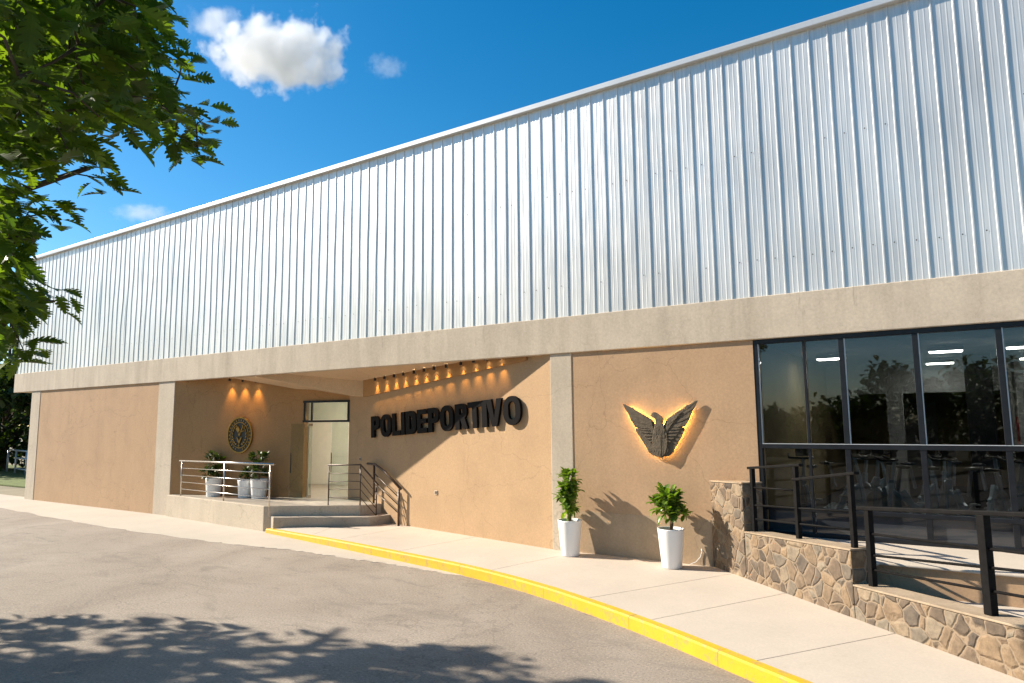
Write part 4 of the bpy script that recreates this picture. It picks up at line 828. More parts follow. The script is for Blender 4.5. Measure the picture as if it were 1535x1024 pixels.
# ------------------------------------------------------------------ trees
CL = [(-10.18,-7.97,5.90),(-7.31,-7.89,6.27),(-5.30,-8.59,6.13),(-5.99,-8.93,3.47),(-4.41,-8.90,5.22),(-5.36,-8.94,5.42),(-8.11,-8.56,5.95),(-7.11,-8.88,4.05),(-8.64,-7.69,5.55),(-7.22,-6.98,6.05),(-5.65,-9.44,5.64),(-9.62,-7.82,4.31),(-6.20,-8.18,5.51),(-5.41,-9.25,5.56),(-7.62,-7.93,6.39),(-5.49,-9.24,3.02),(-6.87,-8.63,3.44),(-6.42,-8.44,6.13),(-5.15,-8.74,4.87),(-9.87,-7.24,4.26),(-6.79,-7.90,7.18),(-7.62,-8.19,4.31),(-10.40,-7.36,3.99),(-4.89,-8.92,5.07),(-5.88,-9.12,4.99),(-6.89,-8.75,6.60),(-6.77,-8.26,5.78),(-7.33,-8.55,3.54),(-5.72,-9.26,3.95),(-7.54,-7.56,6.04),(-8.19,-8.27,4.73),(-8.46,-8.27,4.92),(-10.00,-7.65,5.04),(-6.05,-8.58,4.84),(-9.69,-7.03,6.99),(-7.01,-7.95,5.96),(-7.57,-8.51,4.44),(-6.65,-9.04,4.46),(-9.59,-7.60,7.67),(-7.59,-8.11,4.60),(-6.89,-8.71,3.74),(-9.79,-7.46,6.04),(-7.53,-8.18,6.63),(-10.68,-7.73,4.61),(-4.80,-8.73,5.74),(-4.81,-9.14,5.41),(-6.69,-8.82,4.92),(-7.84,-7.98,7.34),(-7.90,-8.33,4.50),(-8.74,-7.91,6.06),(-8.76,-7.94,4.34),(-6.44,-8.88,4.24),(-9.66,-8.18,7.41),(-4.99,-8.48,5.33),(-7.08,-8.63,4.31),(-8.05,-8.17,5.95),(-5.56,-8.84,4.79),(-8.95,-8.04,7.83),(-5.39,-8.74,4.51),(-6.66,-8.87,5.94),(-5.65,-9.00,5.11),(-7.19,-8.39,6.04),(-7.38,-8.67,3.17),(-7.74,-7.11,6.54),(-5.32,-9.47,4.93),(-6.43,-8.55,4.81),(-10.21,-7.26,4.93),(-8.67,-8.61,7.27),(-7.07,-8.19,6.96),(-9.19,-8.24,7.63),(-6.53,-8.76,6.38),(-7.03,-8.91,5.66),(-7.26,-8.33,6.66),(-7.20,-8.60,6.89),(-9.24,-7.50,5.93),(-6.23,-8.89,5.94),(-5.13,-8.40,6.05),(-8.51,-7.50,6.47),(-6.17,-9.17,5.57),(-4.82,-8.57,5.02),(-6.87,-8.57,5.06),(-7.28,-8.31,7.12),(-7.90,-7.49,7.04),(-9.71,-7.93,6.62),(-7.07,-7.96,5.31),(-8.38,-7.11,6.36),(-6.18,-8.81,5.08),(-8.26,-8.33,7.08),(-8.33,-8.55,5.06),(-7.00,-8.97,5.40),(-6.53,-9.07,6.06),(-7.63,-7.08,7.69),(-6.94,-7.69,6.42),(-4.74,-8.83,4.55),(-7.83,-7.91,6.76),(-9.30,-7.81,4.86),(-7.55,-7.87,5.50),(-7.65,-8.83,6.50),(-5.37,-8.46,5.61),(-9.70,-7.47,4.67),(-5.41,-8.72,5.78),(-7.88,-7.26,7.50),(-8.03,-7.17,6.15),(-9.24,-8.04,4.16),(-6.98,-8.47,6.44),(-7.25,-8.12,5.94),(-9.19,-7.59,6.50),(-6.35,-8.23,6.62),(-5.67,-8.85,6.11),(-9.91,-8.08,7.16),(-5.13,-8.46,5.74),(-6.27,-8.40,6.40),(-10.66,-7.71,4.01),(-5.53,-8.41,5.87),(-6.40,-8.82,4.85),(-8.22,-6.55,6.46),(-10.30,-7.56,5.76),(-6.43,-7.81,5.46),(-6.47,-8.66,4.40),(-5.92,-8.79,6.23),(-9.29,-7.60,7.49),(-9.00,-8.21,5.63),(-9.35,-6.77,6.58),(-7.54,-8.56,5.57),(-6.70,-7.92,6.23),(-9.19,-7.50,4.13),(-8.60,-7.74,3.79),(-8.36,-8.38,4.08),(-8.86,-8.56,7.46),(-7.12,-7.33,7.37),(-4.85,-9.27,4.68),(-5.40,-9.33,4.65),(-7.20,-8.66,6.33),(-6.74,-8.90,5.56),(-7.50,-8.63,4.01),(-9.63,-7.55,3.32),(-8.15,-7.59,7.43),(-5.56,-9.20,4.17),(-4.74,-8.90,5.31),(-8.36,-8.35,6.60),(-8.76,-6.43,8.31),(-5.25,-9.35,5.16),(-5.76,-9.02,3.74),(-6.28,-8.07,5.83),(-7.09,-8.82,3.07),(-8.00,-7.60,7.92),(-7.68,-8.30,7.30),(-8.47,-8.57,7.44),(-7.40,-8.64,5.05),(-9.56,-8.05,4.02),(-10.85,-7.62,3.73),(-6.31,-7.79,6.13),(-5.57,-9.17,4.53),(-10.39,-7.94,5.48),(-4.84,-9.55,4.96),(-9.31,-8.11,4.95),(-8.35,-8.00,4.50),(-7.43,-7.75,7.18),(-7.20,-8.66,5.74),(-6.55,-8.93,3.97),(-8.08,-7.92,6.68),(-8.59,-7.42,7.72),(-8.95,-7.74,6.76),(-7.24,-7.81,5.81),(-6.67,-8.29,6.36),(-10.22,-7.62,4.38),(-7.88,-8.69,6.82),(-6.17,-8.42,5.99),(-8.46,-6.95,7.86),(-9.89,-7.67,6.24),(-8.49,-7.98,7.70),(-8.82,-6.81,7.76),(-5.00,-8.94,5.73),(-5.15,-9.22,5.52),(-7.87,-8.26,4.12),(-9.45,-8.29,6.45),(-7.96,-7.80,6.16),(-7.47,-8.66,7.00),(-8.12,-8.20,6.58),(-8.12,-7.19,6.67),(-6.77,-7.37,5.86),(-6.69,-8.62,6.07),(-9.41,-7.73,6.82),(-7.72,-7.70,6.98),(-8.70,-8.36,5.23),(-7.30,-7.24,6.65),(-7.79,-8.23,5.13),(-8.21,-7.36,5.50),(-8.77,-7.04,8.30),(-6.01,-8.41,5.29),(-8.91,-8.10,6.32),(-7.68,-8.56,3.32),(-10.11,-8.14,6.97),(-7.44,-8.88,5.59),(-7.82,-8.57,5.31),(-5.45,-8.55,4.93),(-6.86,-9.05,6.06),(-7.40,-8.41,5.76),(-7.87,-8.14,3.56),(-10.54,-7.65,3.67),(-6.19,-7.96,6.72),(-10.09,-7.52,3.33),(-8.34,-8.48,6.16),(-7.02,-8.51,4.77),(-9.86,-7.40,6.33),(-5.84,-9.17,3.16),(-9.29,-7.70,4.33),(-5.70,-8.67,5.57),(-9.36,-8.15,7.94),(-10.38,-7.33,3.72),(-6.28,-9.11,4.62),(-6.07,-8.01,5.35),(-4.70,-9.11,5.13),(-5.77,-8.05,5.37),(-8.05,-8.75,7.12),(-8.39,-7.69,5.72),(-8.80,-6.66,7.08),(-5.03,-8.69,5.61),(-5.14,-8.27,5.02),(-8.27,-7.76,7.23),(-8.91,-7.81,4.62),(-7.53,-8.25,4.03),(-5.73,-8.32,5.35),(-8.53,-8.16,5.97),(-8.68,-7.69,6.24),(-9.82,-8.06,5.40),(-8.11,-6.94,7.97),(-9.62,-7.92,7.30),(-10.00,-7.45,6.61),(-10.11,-7.36,3.58),(-7.95,-6.97,6.80),(-8.02,-8.43,6.45),(-6.52,-9.15,6.34),(-9.72,-7.46,6.55),(-9.41,-7.03,7.57),(-7.57,-8.44,6.20),(-10.06,-7.85,6.76),(-8.37,-7.28,6.85),(-7.75,-7.81,5.84),(-9.93,-8.11,5.78),(-5.55,-9.29,5.03),(-6.27,-8.87,3.69),(-5.84,-9.00,4.01),(-6.79,-8.19,5.39),(-8.15,-5.97,6.29),(-7.30,-8.39,5.46),(-8.08,-8.06,4.60),(-7.09,-8.33,5.03),(-7.25,-8.54,3.90),(-10.58,-7.23,4.38),(-6.40,-7.84,6.51),(-9.96,-7.16,6.10),(-7.32,-8.27,3.72),(-8.39,-8.03,3.85),(-8.44,-6.33,6.51),(-10.79,-7.33,3.81),(-9.03,-7.33,7.12),(-8.60,-6.33,6.85),(-9.98,-7.72,6.49),(-6.57,-9.08,5.34),(-9.42,-7.99,3.23),(-8.85,-8.29,6.79),(-6.35,-8.82,3.44),(-9.07,-7.27,7.56),(-8.44,-7.89,3.63),(-8.17,-8.67,6.49),(-8.78,-7.97,3.83),(-7.83,-6.76,6.70),(-6.98,-8.73,4.57),(-5.52,-8.72,5.34),(-6.58,-6.94,5.74),(-6.70,-6.92,5.45),(-6.83,-7.07,6.38),(-6.94,-7.33,6.86),(-7.41,-7.50,5.07),(-7.87,-7.78,4.72),(-8.02,-7.65,3.80),(-8.36,-7.77,3.29),(-6.86,-7.09,5.59),(-6.92,-7.20,5.87),(-10.40,-9.51,5.96),(-12.69,-10.38,3.74),(-17.17,-9.63,7.74),(-10.81,-7.76,5.32),(-13.70,-11.74,5.50),(-11.80,-7.08,4.60),(-15.78,-10.43,7.15),(-13.61,-7.52,5.77),(-15.36,-9.65,6.51),(-14.52,-11.13,6.47),(-19.36,-9.61,5.33),(-18.49,-9.42,4.84),(-15.65,-8.28,6.54),(-12.45,-10.56,6.28),(-13.05,-10.81,6.29),(-18.03,-9.30,8.27),(-13.48,-9.56,5.49),(-15.57,-9.27,4.59),(-16.02,-9.48,6.01),(-17.51,-11.92,7.37),(-14.83,-8.68,5.84),(-17.85,-9.32,5.02),(-18.98,-10.42,7.00),(-15.50,-11.19,8.50),(-17.47,-10.82,5.01),(-18.40,-11.53,6.16),(-18.81,-9.77,5.26),(-16.56,-12.24,6.85),(-17.25,-8.78,6.24),(-18.65,-9.99,5.75),(-16.86,-9.18,5.88),(-15.46,-11.48,5.89),(-14.13,-10.29,3.75),(-15.33,-10.29,4.21),(-19.95,-9.90,5.24),(-13.91,-11.01,6.66),(-19.83,-9.32,5.23),(-11.64,-9.51,6.42),(-13.34,-9.98,4.35),(-13.98,-8.26,5.47),(-11.25,-9.01,4.86),(-10.05,-8.69,3.76),(-17.14,-9.38,8.47),(-9.89,-10.08,4.48),(-13.21,-10.38,6.31),(-20.10,-10.34,6.91),(-13.44,-8.65,4.76),(-15.46,-10.03,4.79),(-11.05,-9.55,5.91),(-17.48,-8.88,4.02),(-11.03,-10.03,4.50),(-15.82,-9.03,5.30),(-11.88,-10.39,6.26),(-15.63,-10.43,8.35),(-12.45,-9.36,3.79),(-14.82,-7.98,3.93),(-11.12,-7.35,4.55),(-14.05,-8.03,6.58),(-16.16,-9.94,6.49),(-13.82,-8.61,5.32),(-18.79,-10.53,5.96),(-17.25,-9.62,6.42),(-10.49,-10.00,4.99),(-15.41,-8.33,3.47),(-13.49,-9.69,7.50),(-15.59,-10.64,7.91),(-18.00,-11.35,5.86),(-9.23,-9.72,4.01),(-11.42,-9.49,4.64),(-9.85,-9.76,4.97),(-14.67,-11.31,7.04),(-14.37,-10.62,8.55),(-16.05,-9.76,9.20),(-16.67,-10.08,4.46),(-16.13,-11.62,7.67),(-11.42,-7.54,4.26),(-17.71,-8.90,5.93),(-10.86,-10.06,5.48),(-18.62,-11.45,6.49),(-15.54,-11.79,7.91),(-14.87,-9.31,3.73),(-10.13,-9.88,3.90),(-14.01,-11.52,5.74),(-12.23,-9.39,5.50),(-16.83,-9.66,4.34),(-18.06,-10.37,6.94),(-15.33,-8.58,6.49),(-14.92,-9.92,3.83),(-13.32,-9.94,7.20),(-17.79,-10.15,6.66),(-10.44,-8.82,5.25),(-18.56,-9.89,4.37),(-18.93,-10.31,4.94),(-13.86,-10.78,8.16),(-12.99,-10.70,7.38),(-15.94,-9.93,4.52),(-15.00,-9.62,5.08),(-15.14,-8.56,5.36),(-18.13,-10.67,5.99),(-17.53,-9.75,8.44),(-15.95,-10.30,9.05),(-17.99,-8.93,5.47),(-17.96,-9.29,4.40),(-14.68,-8.01,4.49),(-16.81,-9.97,6.54),(-12.31,-7.33,4.94),(-19.96,-10.74,5.68),(-9.39,-9.84,4.38),(-14.01,-9.83,8.23),(-13.78,-11.28,7.29),(-17.12,-11.96,6.29),(-13.27,-8.62,4.11),(-8.59,-9.52,3.53),(-11.93,-11.07,3.59),(-15.28,-7.99,5.21),(-13.04,-8.01,4.81),(-19.81,-9.88,5.78),(-11.83,-10.87,4.99),(-12.62,-9.30,6.66),(-17.25,-8.91,4.83),(-14.22,-8.46,4.94),(-11.88,-9.97,5.16),(-18.04,-11.12,6.42),(-15.12,-9.67,4.08),(-12.17,-7.86,4.13),(-16.11,-11.06,5.77),(-20.44,-10.37,5.16),(-17.63,-11.12,6.02),(-17.10,-8.89,7.60),(-12.38,-10.02,7.32),(-12.46,-10.29,6.69),(-13.25,-7.84,3.66),(-10.42,-8.78,4.73),(-15.56,-11.36,7.29),(-15.10,-11.57,6.96),(-18.42,-11.01,6.00),(-15.19,-10.83,6.66),(-15.56,-9.14,4.01),(-14.37,-7.64,3.90),(-14.77,-11.56,6.52),(-16.27,-11.29,8.50),(-15.31,-9.23,8.71),(-13.54,-9.03,7.69),(-19.72,-10.50,7.10),(-10.77,-10.61,3.89),(-15.72,-8.74,8.34),(-12.02,-11.25,4.26),(-18.48,-9.78,7.62),(-15.94,-11.96,8.00),(-20.11,-10.09,6.08),(-14.52,-10.68,4.92),(-18.51,-9.71,3.84),(-17.49,-10.40,4.98),(-13.03,-11.18,5.06),(-13.80,-10.52,6.13),(-10.04,-8.71,5.64),(-16.29,-10.77,4.94),(-15.68,-8.50,7.01),(-18.22,-9.87,8.07),(-16.80,-9.04,3.87),(-16.16,-11.55,5.83),(-11.56,-10.40,5.27),(-17.42,-10.58,6.09),(-10.32,-9.84,5.31),(-9.77,-9.23,4.04),(-15.18,-10.28,7.81),(-11.09,-10.50,3.58),(-13.82,-11.40,6.45),(-14.38,-10.17,5.47),(-16.31,-10.72,4.52),(-11.62,-10.57,4.78),(-10.63,-8.43,6.01),(-14.27,-10.81,7.64),(-13.51,-10.46,7.78),(-17.40,-10.40,5.50),(-17.90,-8.76,8.61),(-16.14,-10.07,6.06),(-15.20,-8.66,3.94),(-17.22,-8.81,5.29),(-9.93,-9.67,5.44),(-11.27,-10.49,4.40),(-11.42,-9.98,6.70),(-8.89,-8.68,4.68),(-10.15,-8.94,3.44),(-16.69,-10.17,7.12),(-11.20,-8.23,5.15),(-14.46,-10.99,8.40),(-13.82,-10.34,6.88),(-16.14,-9.30,3.60),(-13.34,-10.77,7.17),(-14.05,-10.39,7.67),(-12.57,-10.40,5.15),(-12.08,-7.35,4.47),(-18.83,-10.87,7.57),(-14.48,-11.76,6.94),(-18.81,-9.11,3.86),(-16.09,-10.87,6.99),(-19.28,-10.57,5.94),(-15.07,-9.43,8.28),(-17.47,-9.01,8.66),(-11.63,-10.43,5.71),(-19.23,-10.89,5.38),(-17.17,-11.80,7.84),(-18.60,-9.02,4.64),(-11.14,-8.24,3.65),(-12.97,-10.34,5.70),(-14.08,-8.88,4.93),(-9.62,-8.57,3.48),(-12.69,-10.81,6.49),(-18.05,-9.74,5.28),(-15.57,-11.24,5.30),(-16.69,-9.99,6.14),(-8.58,-8.80,4.41),(-14.86,-10.45,3.78),(-11.48,-7.93,5.24),(-18.44,-11.94,6.69),(-12.83,-7.83,4.46),(-14.11,-9.87,6.38),(-17.03,-11.00,5.32),(-18.21,-10.08,4.35),(-16.17,-10.29,4.56),(-9.35,-8.34,4.54),(-13.35,-9.34,3.66),(-12.65,-7.48,4.69),(-14.51,-9.46,3.52),(-11.23,-7.88,6.07),(-9.29,-8.68,5.12),(-12.78,-8.75,4.61),(-14.85,-9.99,4.38),(-10.85,-9.18,6.25),(-11.10,-10.47,5.12),(-14.20,-11.22,7.83),(-11.86,-10.21,3.45),(-18.46,-10.64,7.61),(-8.90,-9.12,4.73),(-15.04,-8.13,3.47),(-9.14,-8.71,4.03),(-13.73,-7.51,4.65),(-14.61,-9.49,4.28),(-19.59,-11.12,6.99),(-14.80,-9.49,8.61),(-19.82,-9.98,7.60),(-15.70,-8.67,5.13),(-15.04,-9.02,5.35),(-18.82,-9.94,6.98),(-11.35,-10.72,3.92),(-15.31,-12.28,6.25),(-18.46,-10.64,6.53),(-15.58,-9.58,4.91),(-12.98,-7.55,4.94),(-15.21,-10.81,5.95),(-13.02,-11.66,5.58),(-15.16,-9.48,4.46),(-11.73,-7.69,3.93),(-19.80,-10.52,6.34),(-13.74,-8.27,7.02),(-18.75,-10.37,5.58),(-14.54,-10.21,6.43),(-12.70,-10.81,5.63),(-14.59,-8.25,4.83),(-11.76,-9.07,4.57),(-17.37,-11.13,7.17),(-15.99,-11.45,7.07),(-16.47,-11.02,8.26),(-16.51,-11.90,7.94),(-14.29,-9.43,8.29),(-14.79,-8.81,3.57),(-11.08,-9.77,4.91),(-12.41,-10.01,5.96),(-16.40,-9.59,6.11),(-9.93,-9.17,5.15),(-10.83,-9.79,6.18),(-16.12,-8.51,7.41),(-19.07,-10.66,7.89),(-16.97,-10.04,4.92),(-17.01,-8.92,8.18),(-13.10,-11.14,5.83),(-19.86,-10.97,6.69),(-9.65,-8.51,4.96),(-11.75,-7.74,4.77),(-15.11,-9.46,5.45),(-13.28,-8.94,6.09),(-13.81,-11.32,5.38),(-16.43,-11.69,7.10),(-15.15,-10.94,4.47),(-8.11,-9.03,3.75),(-19.90,-9.30,7.29),(-12.69,-8.97,3.65),(-16.89,-10.08,5.45),(-15.04,-8.05,6.95),(-18.72,-11.06,6.37),(-12.89,-8.57,3.76),(-17.07,-11.80,6.75),(-13.20,-9.83,6.55),(-11.74,-10.50,4.04),(-12.58,-11.66,4.75),(-8.90,-9.36,3.82),(-13.62,-9.44,4.69),(-16.09,-12.52,6.71),(-19.29,-11.05,6.65),(-9.56,-9.32,5.08),(-14.50,-12.22,6.29),(-17.95,-11.96,7.22),(-17.91,-8.77,7.58),(-12.51,-8.22,5.10),(-19.37,-10.73,7.30),(-17.37,-12.20,6.76),(-15.42,-9.93,6.22),(-11.29,-8.53,4.89),(-14.17,-8.60,5.61),(-18.76,-11.40,7.14),(-12.60,-9.90,4.18),(-16.58,-12.08,7.35),(-17.71,-9.63,7.94),(-18.98,-11.58,6.34),(-19.39,-10.28,5.06),(-18.41,-10.13,5.38),(-8.00,-8.93,4.22),(-15.86,-8.28,4.13),(-16.55,-10.12,4.03),(-15.09,-12.05,7.35),(-10.96,-6.99,4.07),(-14.83,-10.46,5.24),(-16.84,-11.31,6.99),(-17.33,-9.00,6.81),(-11.26,-11.32,4.11),(-13.32,-8.34,5.51),(-13.89,-8.92,4.16),(-17.83,-10.45,5.39),(-12.02,-10.03,5.87),(-16.61,-11.77,6.75),(-15.38,-9.17,5.01),(-13.96,-9.49,3.81),(-16.09,-12.28,7.14),(-12.39,-8.61,4.11),(-15.63,-11.12,6.83),(-14.90,-10.42,8.09),(-16.48,-8.81,7.47),(-19.27,-9.45,4.05),(-16.61,-10.53,5.40),(-14.96,-12.25,6.00),(-16.84,-9.07,4.94),(-14.63,-9.53,4.77),(-13.83,-8.16,4.27),(-15.84,-8.87,7.98),(-11.18,-7.09,3.72),(-15.12,-11.40,7.95),(-13.67,-10.53,4.45),(-14.37,-8.19,6.03),(-9.96,-10.77,3.43),(-13.33,-7.44,3.64),(-14.73,-11.26,7.92),(-16.69,-10.47,4.80),(-14.26,-10.56,5.56),(-17.49,-10.05,3.84),(-18.58,-10.78,5.69),(-14.50,-10.66,7.11),(-11.64,-9.25,3.64),(-17.69,-9.72,6.50),(-18.59,-11.00,7.28),(-14.87,-10.54,8.61),(-17.08,-10.23,3.97),(-16.23,-9.19,6.94),(-12.43,-8.56,3.58),(-10.46,-10.03,4.19),(-18.50,-9.46,5.40),(-16.17,-9.73,3.66),(-16.17,-9.28,7.49),(-19.13,-9.85,8.19),(-15.75,-10.33,6.70),(-13.24,-9.88,3.50),(-14.32,-10.89,5.23),(-10.68,-9.18,5.61),(-9.09,-9.48,4.61),(-15.62,-9.77,4.33),(-11.12,-9.17,5.80),(-12.80,-10.18,4.51),(-19.54,-9.54,7.70),(-8.67,-9.03,3.72),(-9.99,-10.30,4.15),(-11.38,-9.93,5.22),(-18.85,-11.00,5.88),(-18.10,-9.65,4.71),(-16.00,-10.30,3.95),(-16.92,-10.86,7.64),(-14.36,-8.70,3.49),(-12.65,-7.27,5.42),(-17.45,-9.36,5.47),(-14.33,-10.70,6.54),(-15.34,-11.70,8.33),(-8.75,-8.42,4.18),(-19.17,-10.39,7.60),(-16.51,-9.49,8.37),(-13.30,-7.64,5.30),(-14.47,-8.42,6.47),(-17.91,-9.22,7.51),(-18.66,-10.39,8.05),(-12.67,-11.10,4.73),(-14.54,-9.92,7.76),(-15.11,-10.47,7.15)]
def lobed_template():
    ax = [(0,.015),(.09,.05),(.15,.21),(.20,.24),(.24,.09),(.28,.33),(.34,.38),(.38,.12),(.43,.41),(.50,.46),(.53,.13),(.58,.37),(.65,.41),(.68,.12),(.74,.26),(.80,.27),(.84,.11),(.92,.14),(1.0,.0)]
    sk = [0,0,.05,.07,0,.08,.11,0,.10,.13,0,.10,.13,0,.07,.09,0,.01,0]
    return ax, sk
LAX, LSK = lobed_template()
def lobed_leaf(mb, p, d, up, L, W_, droop):
    d = d.normalized(); s = d.cross(up)
    if s.length < .05: s = d.orthogonal()
    s.normalize(); u = s.cross(d).normalized(); b = len(mb.v); n = len(LAX)
    for (t, w), k in zip(LAX, LSK):
        c = p+d*(t*L)-u*(droop*L*t*t); e = p+d*((t+k)*L)-u*(droop*L*(t+k)**2)
        mb.v += [tuple(c), tuple(e+s*(w*W_)+u*(w*W_*.30)), tuple(e-s*(w*W_)+u*(w*W_*.30))]
    for i in range(n-1):
        a = b+3*i; mb.f += [(a,a+1,a+4,a+3),(a,a+3,a+5,a+2)]
TREE = thing('lobed_leaf_tree', 'large leafy tree with lobed leaves hanging into the upper left corner over the road', 'tree', (-13.6,-9.6,0))
random.seed(77)
lm_ = MB(); tw = MB()
LIMBS = [[(-13.6,-9.6,0),(-13.5,-9.5,1.5),(-13.2,-9.3,3.0),(-12.6,-9.0,4.4),(-11.2,-8.6,5.6),(-9.6,-8.1,6.4),(-8.0,-7.4,6.6)],
 [(-13.2,-9.3,3.0),(-12.2,-9.2,3.7),(-10.8,-8.9,4.2),(-9.2,-8.4,4.7),(-7.6,-7.6,5.2)],
 [(-13.2,-9.3,2.8),(-12.0,-9.0,3.1),(-10.4,-8.4,3.3),(-8.8,-7.8,3.6)],
 [(-13.2,-9.3,3.0),(-14.2,-8.6,4.6),(-15.2,-8.2,5.8),(-17.0,-8.0,6.8)],
 [(-12.6,-9.0,4.4),(-13.0,-8.8,6.2),(-13.4,-8.6,7.6),(-12.8,-8.5,8.8)],
 [(-13.3,-9.4,2.6),(-14.8,-9.8,3.8),(-16.8,-9.8,4.6),(-18.6,-9.4,5.0)],
 [(-11.2,-8.6,5.6),(-10.0,-9.4,7.2),(-8.8,-9.6,8.0)]]
LR = [[.27,.22,.19,.15,.10,.06,.03],[.13,.10,.075,.05,.025],[.11,.08,.05,.025],[.14,.10,.07,.03],[.12,.09,.06,.03],[.13,.09,.06,.03],[.09,.05,.025]]
nodes_ = []
for pl, rr_ in zip(LIMBS, LR):
    tw2 = MB() if pl is LIMBS[0] else lm_
    tw2.tube(pl, rr_, 12)
    if pl is LIMBS[0]: tw2.build('trunk', M['trunk'], TREE, smooth=True)
    for i in range(len(pl)-1):
        for k in range(5): nodes_.append(Vector(pl[i]).lerp(Vector(pl[i+1]), k/5))
nodes_ = [q for q in nodes_ if q.z > 2.8]
done = []
for c_ in sorted(CL, key=lambda q: (Vector(q)-Vector((-12,-9,4.5))).length):
    e = Vector(c_); cand = nodes_+done
    q = min(cand, key=lambda v: (v-e).length+.35*max(0, (v-Vector((-12.5,-9,4.5))).length-(e-Vector((-12.5,-9,4.5))).length))
    ml = (q+e)/2+Vector((random.uniform(-.08,.08),random.uniform(-.08,.08),random.uniform(.0,.12)))
    L_ = (e-q).length; tw.tube([q,ml,e], [min(.03,.010+.008*L_),.008+.003*L_,.005], 5); done.append(e)
lm_.v, n0_ = lm_.v+tw.v, len(lm_.v); lm_.f += [tuple(i+n0_ for i in f) for f in tw.f]; lm_.build('branches', M['twig'], TREE, smooth=True)
cr = MB()
for c_ in CL:
    e = Vector(c_); out = Vector((e.x+12.8, e.y+9.0, (e.z-6.5)*.5)); out = out.normalized() if out.length > .1 else Vector((1,0,0))
    for j in range(random.randint(10,13) if e.x > -9.5 else random.randint(6,9)):
        a = random.uniform(0,6.28); d = Vector((math.cos(a),math.sin(a),random.uniform(-.75,.35)))*.95+out*.55
        lobed_leaf(cr, e+rvec()*.16, d, Vector((random.uniform(-.5,.5),random.uniform(-.5,.5),1)), random.uniform(.17,.30), random.uniform(.17,.24), random.uniform(.05,.35))
tag(cr.build('crown', M['leaf'], TREE), 'dense crown of lobed leaves')

def far_tree(loc, h, rad, label, seed, group, z0=.12, nleaf=2600, name='tree', lf=.34):
    random.seed(seed); loc = Vector(loc)
    t = thing(name, label, 'tree', tuple(loc), group)
    tr = MB(); tr.tube([loc, loc+Vector((.1,.05,h*.25)), loc+Vector((-.1,.1,h*.55)), loc+Vector((0,0,h*.85))], [h*.028,h*.022,h*.014,.03], 9)
    cl = []
    for k in range(34):
        v = rvec(); f = random.uniform(.35,1)**.6; p = loc+Vector((v.x*rad*f, v.y*rad*f, h*(z0+(1-z0)*.5)+v.z*f*h*(1-z0)*.5)); cl.append(p)
        tr.tube([loc+Vector((0,0,min(h*.8,max(h*.2,p.z-loc.z-.25*h)))), p], [h*.008,.02], 5)
    tr.build('trunk', M['trunk'], t, smooth=True)
    cr = MB()
    for k in range(nleaf):
        p = random.choice(cl)+rvec()*rad*.36*random.random()**.5
        if p.z < loc.z+.15: continue
        simple_leaf(cr, p, rvec(), Vector((0,0,1)), lf*random.uniform(.7,1.4), lf*random.uniform(.9,1.5), .2)
    cr.build('crown', M['dark_leaf'], t); return t
far_tree((-41,9.0,0), 8.0, 4.2, 'dark dense tree closest behind the left end of the hall', 1, 'dark trees beyond the left end of the hall', .02, 4200, lf=.42)
far_tree((-47,6.5,0), 9.0, 4.6, 'dark dense tree at the left picture edge behind the pipe railing', 2, 'dark trees beyond the left end of the hall', .02, 4200, lf=.45)
far_tree((-52,12.5,0), 10, 5.5, 'tall dark tree standing deepest behind the left end of the hall', 3, 'dark trees beyond the left end of the hall', .0, 4200, lf=.5)
far_tree((-35.5,7.0,0), 6.0, 2.6, 'lower leafy tree whose crown shows at the left corner of the concrete beam', 6, 'dark trees beyond the left end of the hall', .10, 3200, lf=.32)
for i, (x, y, h, r_, lb) in enumerate([(-6.8,-36,3.9,2.4,'mid height tree across the road mirrored in the second window pane'),(-3.0,-37,5.4,2.8,'tall tree across the road mirrored in the third window pane'),(1.5,-38,5.9,3.8,'broad tree across the road mirrored in the fourth window pane'),(7.0,-38,5.6,4.0,'broad tree across the road mirrored at the right picture edge'),(-11.5,-40,3.2,1.9,'small tree across the road mirrored low in the left window pane')]):
    far_tree((x,y,0), h, r_, lb, 20+i, 'trees across the road mirrored in the gym windows', .05, 2600, lf=.42)

# pipe railing beyond the left end of the hall
def bp(x, z): return Vector((-44.6+x, 5.9-x*.18, z))
t = thing('pipe_railing', 'pale metal pipe railing in front of the dark trees at the left picture edge', 'railing', tuple(bp(0,0)))
for x in (0,1.9,4.2,6.5): MB().tube([bp(x,0),bp(x,1.25)], .05, 8).build('post', M['trim'], t, smooth=True)
for k, z in enumerate((1.25,.85,.30)): MB().tube([bp(0 if k == 0 else 1.9,z),bp(7.5,z)], .045, 8).build('rail', M['trim'], t, smooth=True)

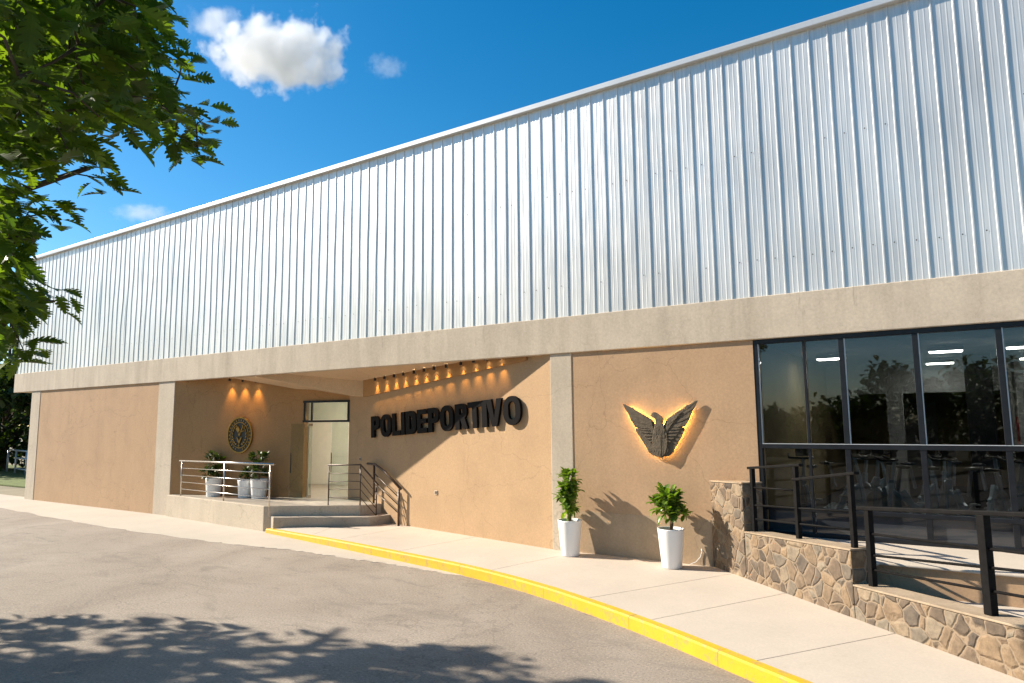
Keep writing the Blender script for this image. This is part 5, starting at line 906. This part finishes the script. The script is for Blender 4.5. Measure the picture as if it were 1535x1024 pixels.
# ------------------------------------------------------------------ clouds: real volumes far beyond the hall
def cloud(name, label, loc, size, seed, dens, lo, hi, scale, rotz):
    m, n, l, p = nodes('cloud_vapour'); n.remove(p)
    tc = n.new('ShaderNodeTexCoord')
    nz = n.new('ShaderNodeTexNoise'); nz.noise_dimensions = '4D'; nz.inputs['W'].default_value = seed; nz.inputs['Scale'].default_value = scale; nz.inputs['Detail'].default_value = 7; nz.inputs['Roughness'].default_value = .62
    mp = n.new('ShaderNodeMapping'); mp.inputs['Scale'].default_value = (size[0]/size[2], size[1]/size[2], 1)
    l.new(tc.outputs['Object'], mp.inputs[0]); l.new(mp.outputs[0], nz.inputs['Vector'])
    ln = n.new('ShaderNodeVectorMath'); ln.operation = 'LENGTH'; l.new(tc.outputs['Object'], ln.inputs[0])
    a = n.new('ShaderNodeMath'); a.operation = 'MULTIPLY_ADD'; a.inputs[1].default_value = -.62; a.inputs[2].default_value = .40; l.new(ln.outputs['Value'], a.inputs[0])
    b = n.new('ShaderNodeMath'); b.operation = 'ADD'; l.new(a.outputs[0], b.inputs[0]); l.new(nz.outputs[0], b.inputs[1])
    mr = n.new('ShaderNodeMapRange'); mr.inputs['From Min'].default_value = lo; mr.inputs['From Max'].default_value = hi; mr.inputs['To Max'].default_value = dens; l.new(b.outputs[0], mr.inputs['Value'])
    v = n.new('ShaderNodeVolumePrincipled'); v.inputs['Color'].default_value = (1,1,1,1); v.inputs['Anisotropy'].default_value = .0
    l.new(mr.outputs[0], v.inputs['Density']); l.new(v.outputs[0], n['Material Output'].inputs['Volume'])
    bm = bmesh.new(); bmesh.ops.create_icosphere(bm, subdivisions=3, radius=1.0); me = bpy.data.meshes.new(name); bm.to_mesh(me); bm.free(); me.materials.append(m)
    o = bpy.data.objects.new(name, me); COL.objects.link(o); o.location = loc; o.scale = size; o.rotation_euler = (0,0,rotz)
    return tag(o, label, 'cloud')
RZ = R(33)
def sk(d, dist): return tuple(Vector((0,-11,2.5))+Vector(d)*dist)
cloud('cloud', 'large bright white puffy cloud in the blue sky above the hall roof', sk((-.703,.53,.475),420), (54,34,27), 3.1, .09, .51, .60, 2.0, RZ)
cloud('cloud', 'small pale puff at the upper left of the large white cloud', sk((-.737,.463,.493),420), (20,16,13), 7.7, .07, .50, .75, 1.4, RZ)
cloud('cloud', 'thin faint wisp to the right of the large white cloud', sk((-.610,.634,.475),420), (20,14,11), 5.2, .02, .57, .75, 2.2, RZ)
cloud('cloud', 'faint low streak of cloud just above the left roof edge', sk((-.851,.451,.269),420), (24,16,6), 9.4, .04, .48, .75, 1.3, RZ)
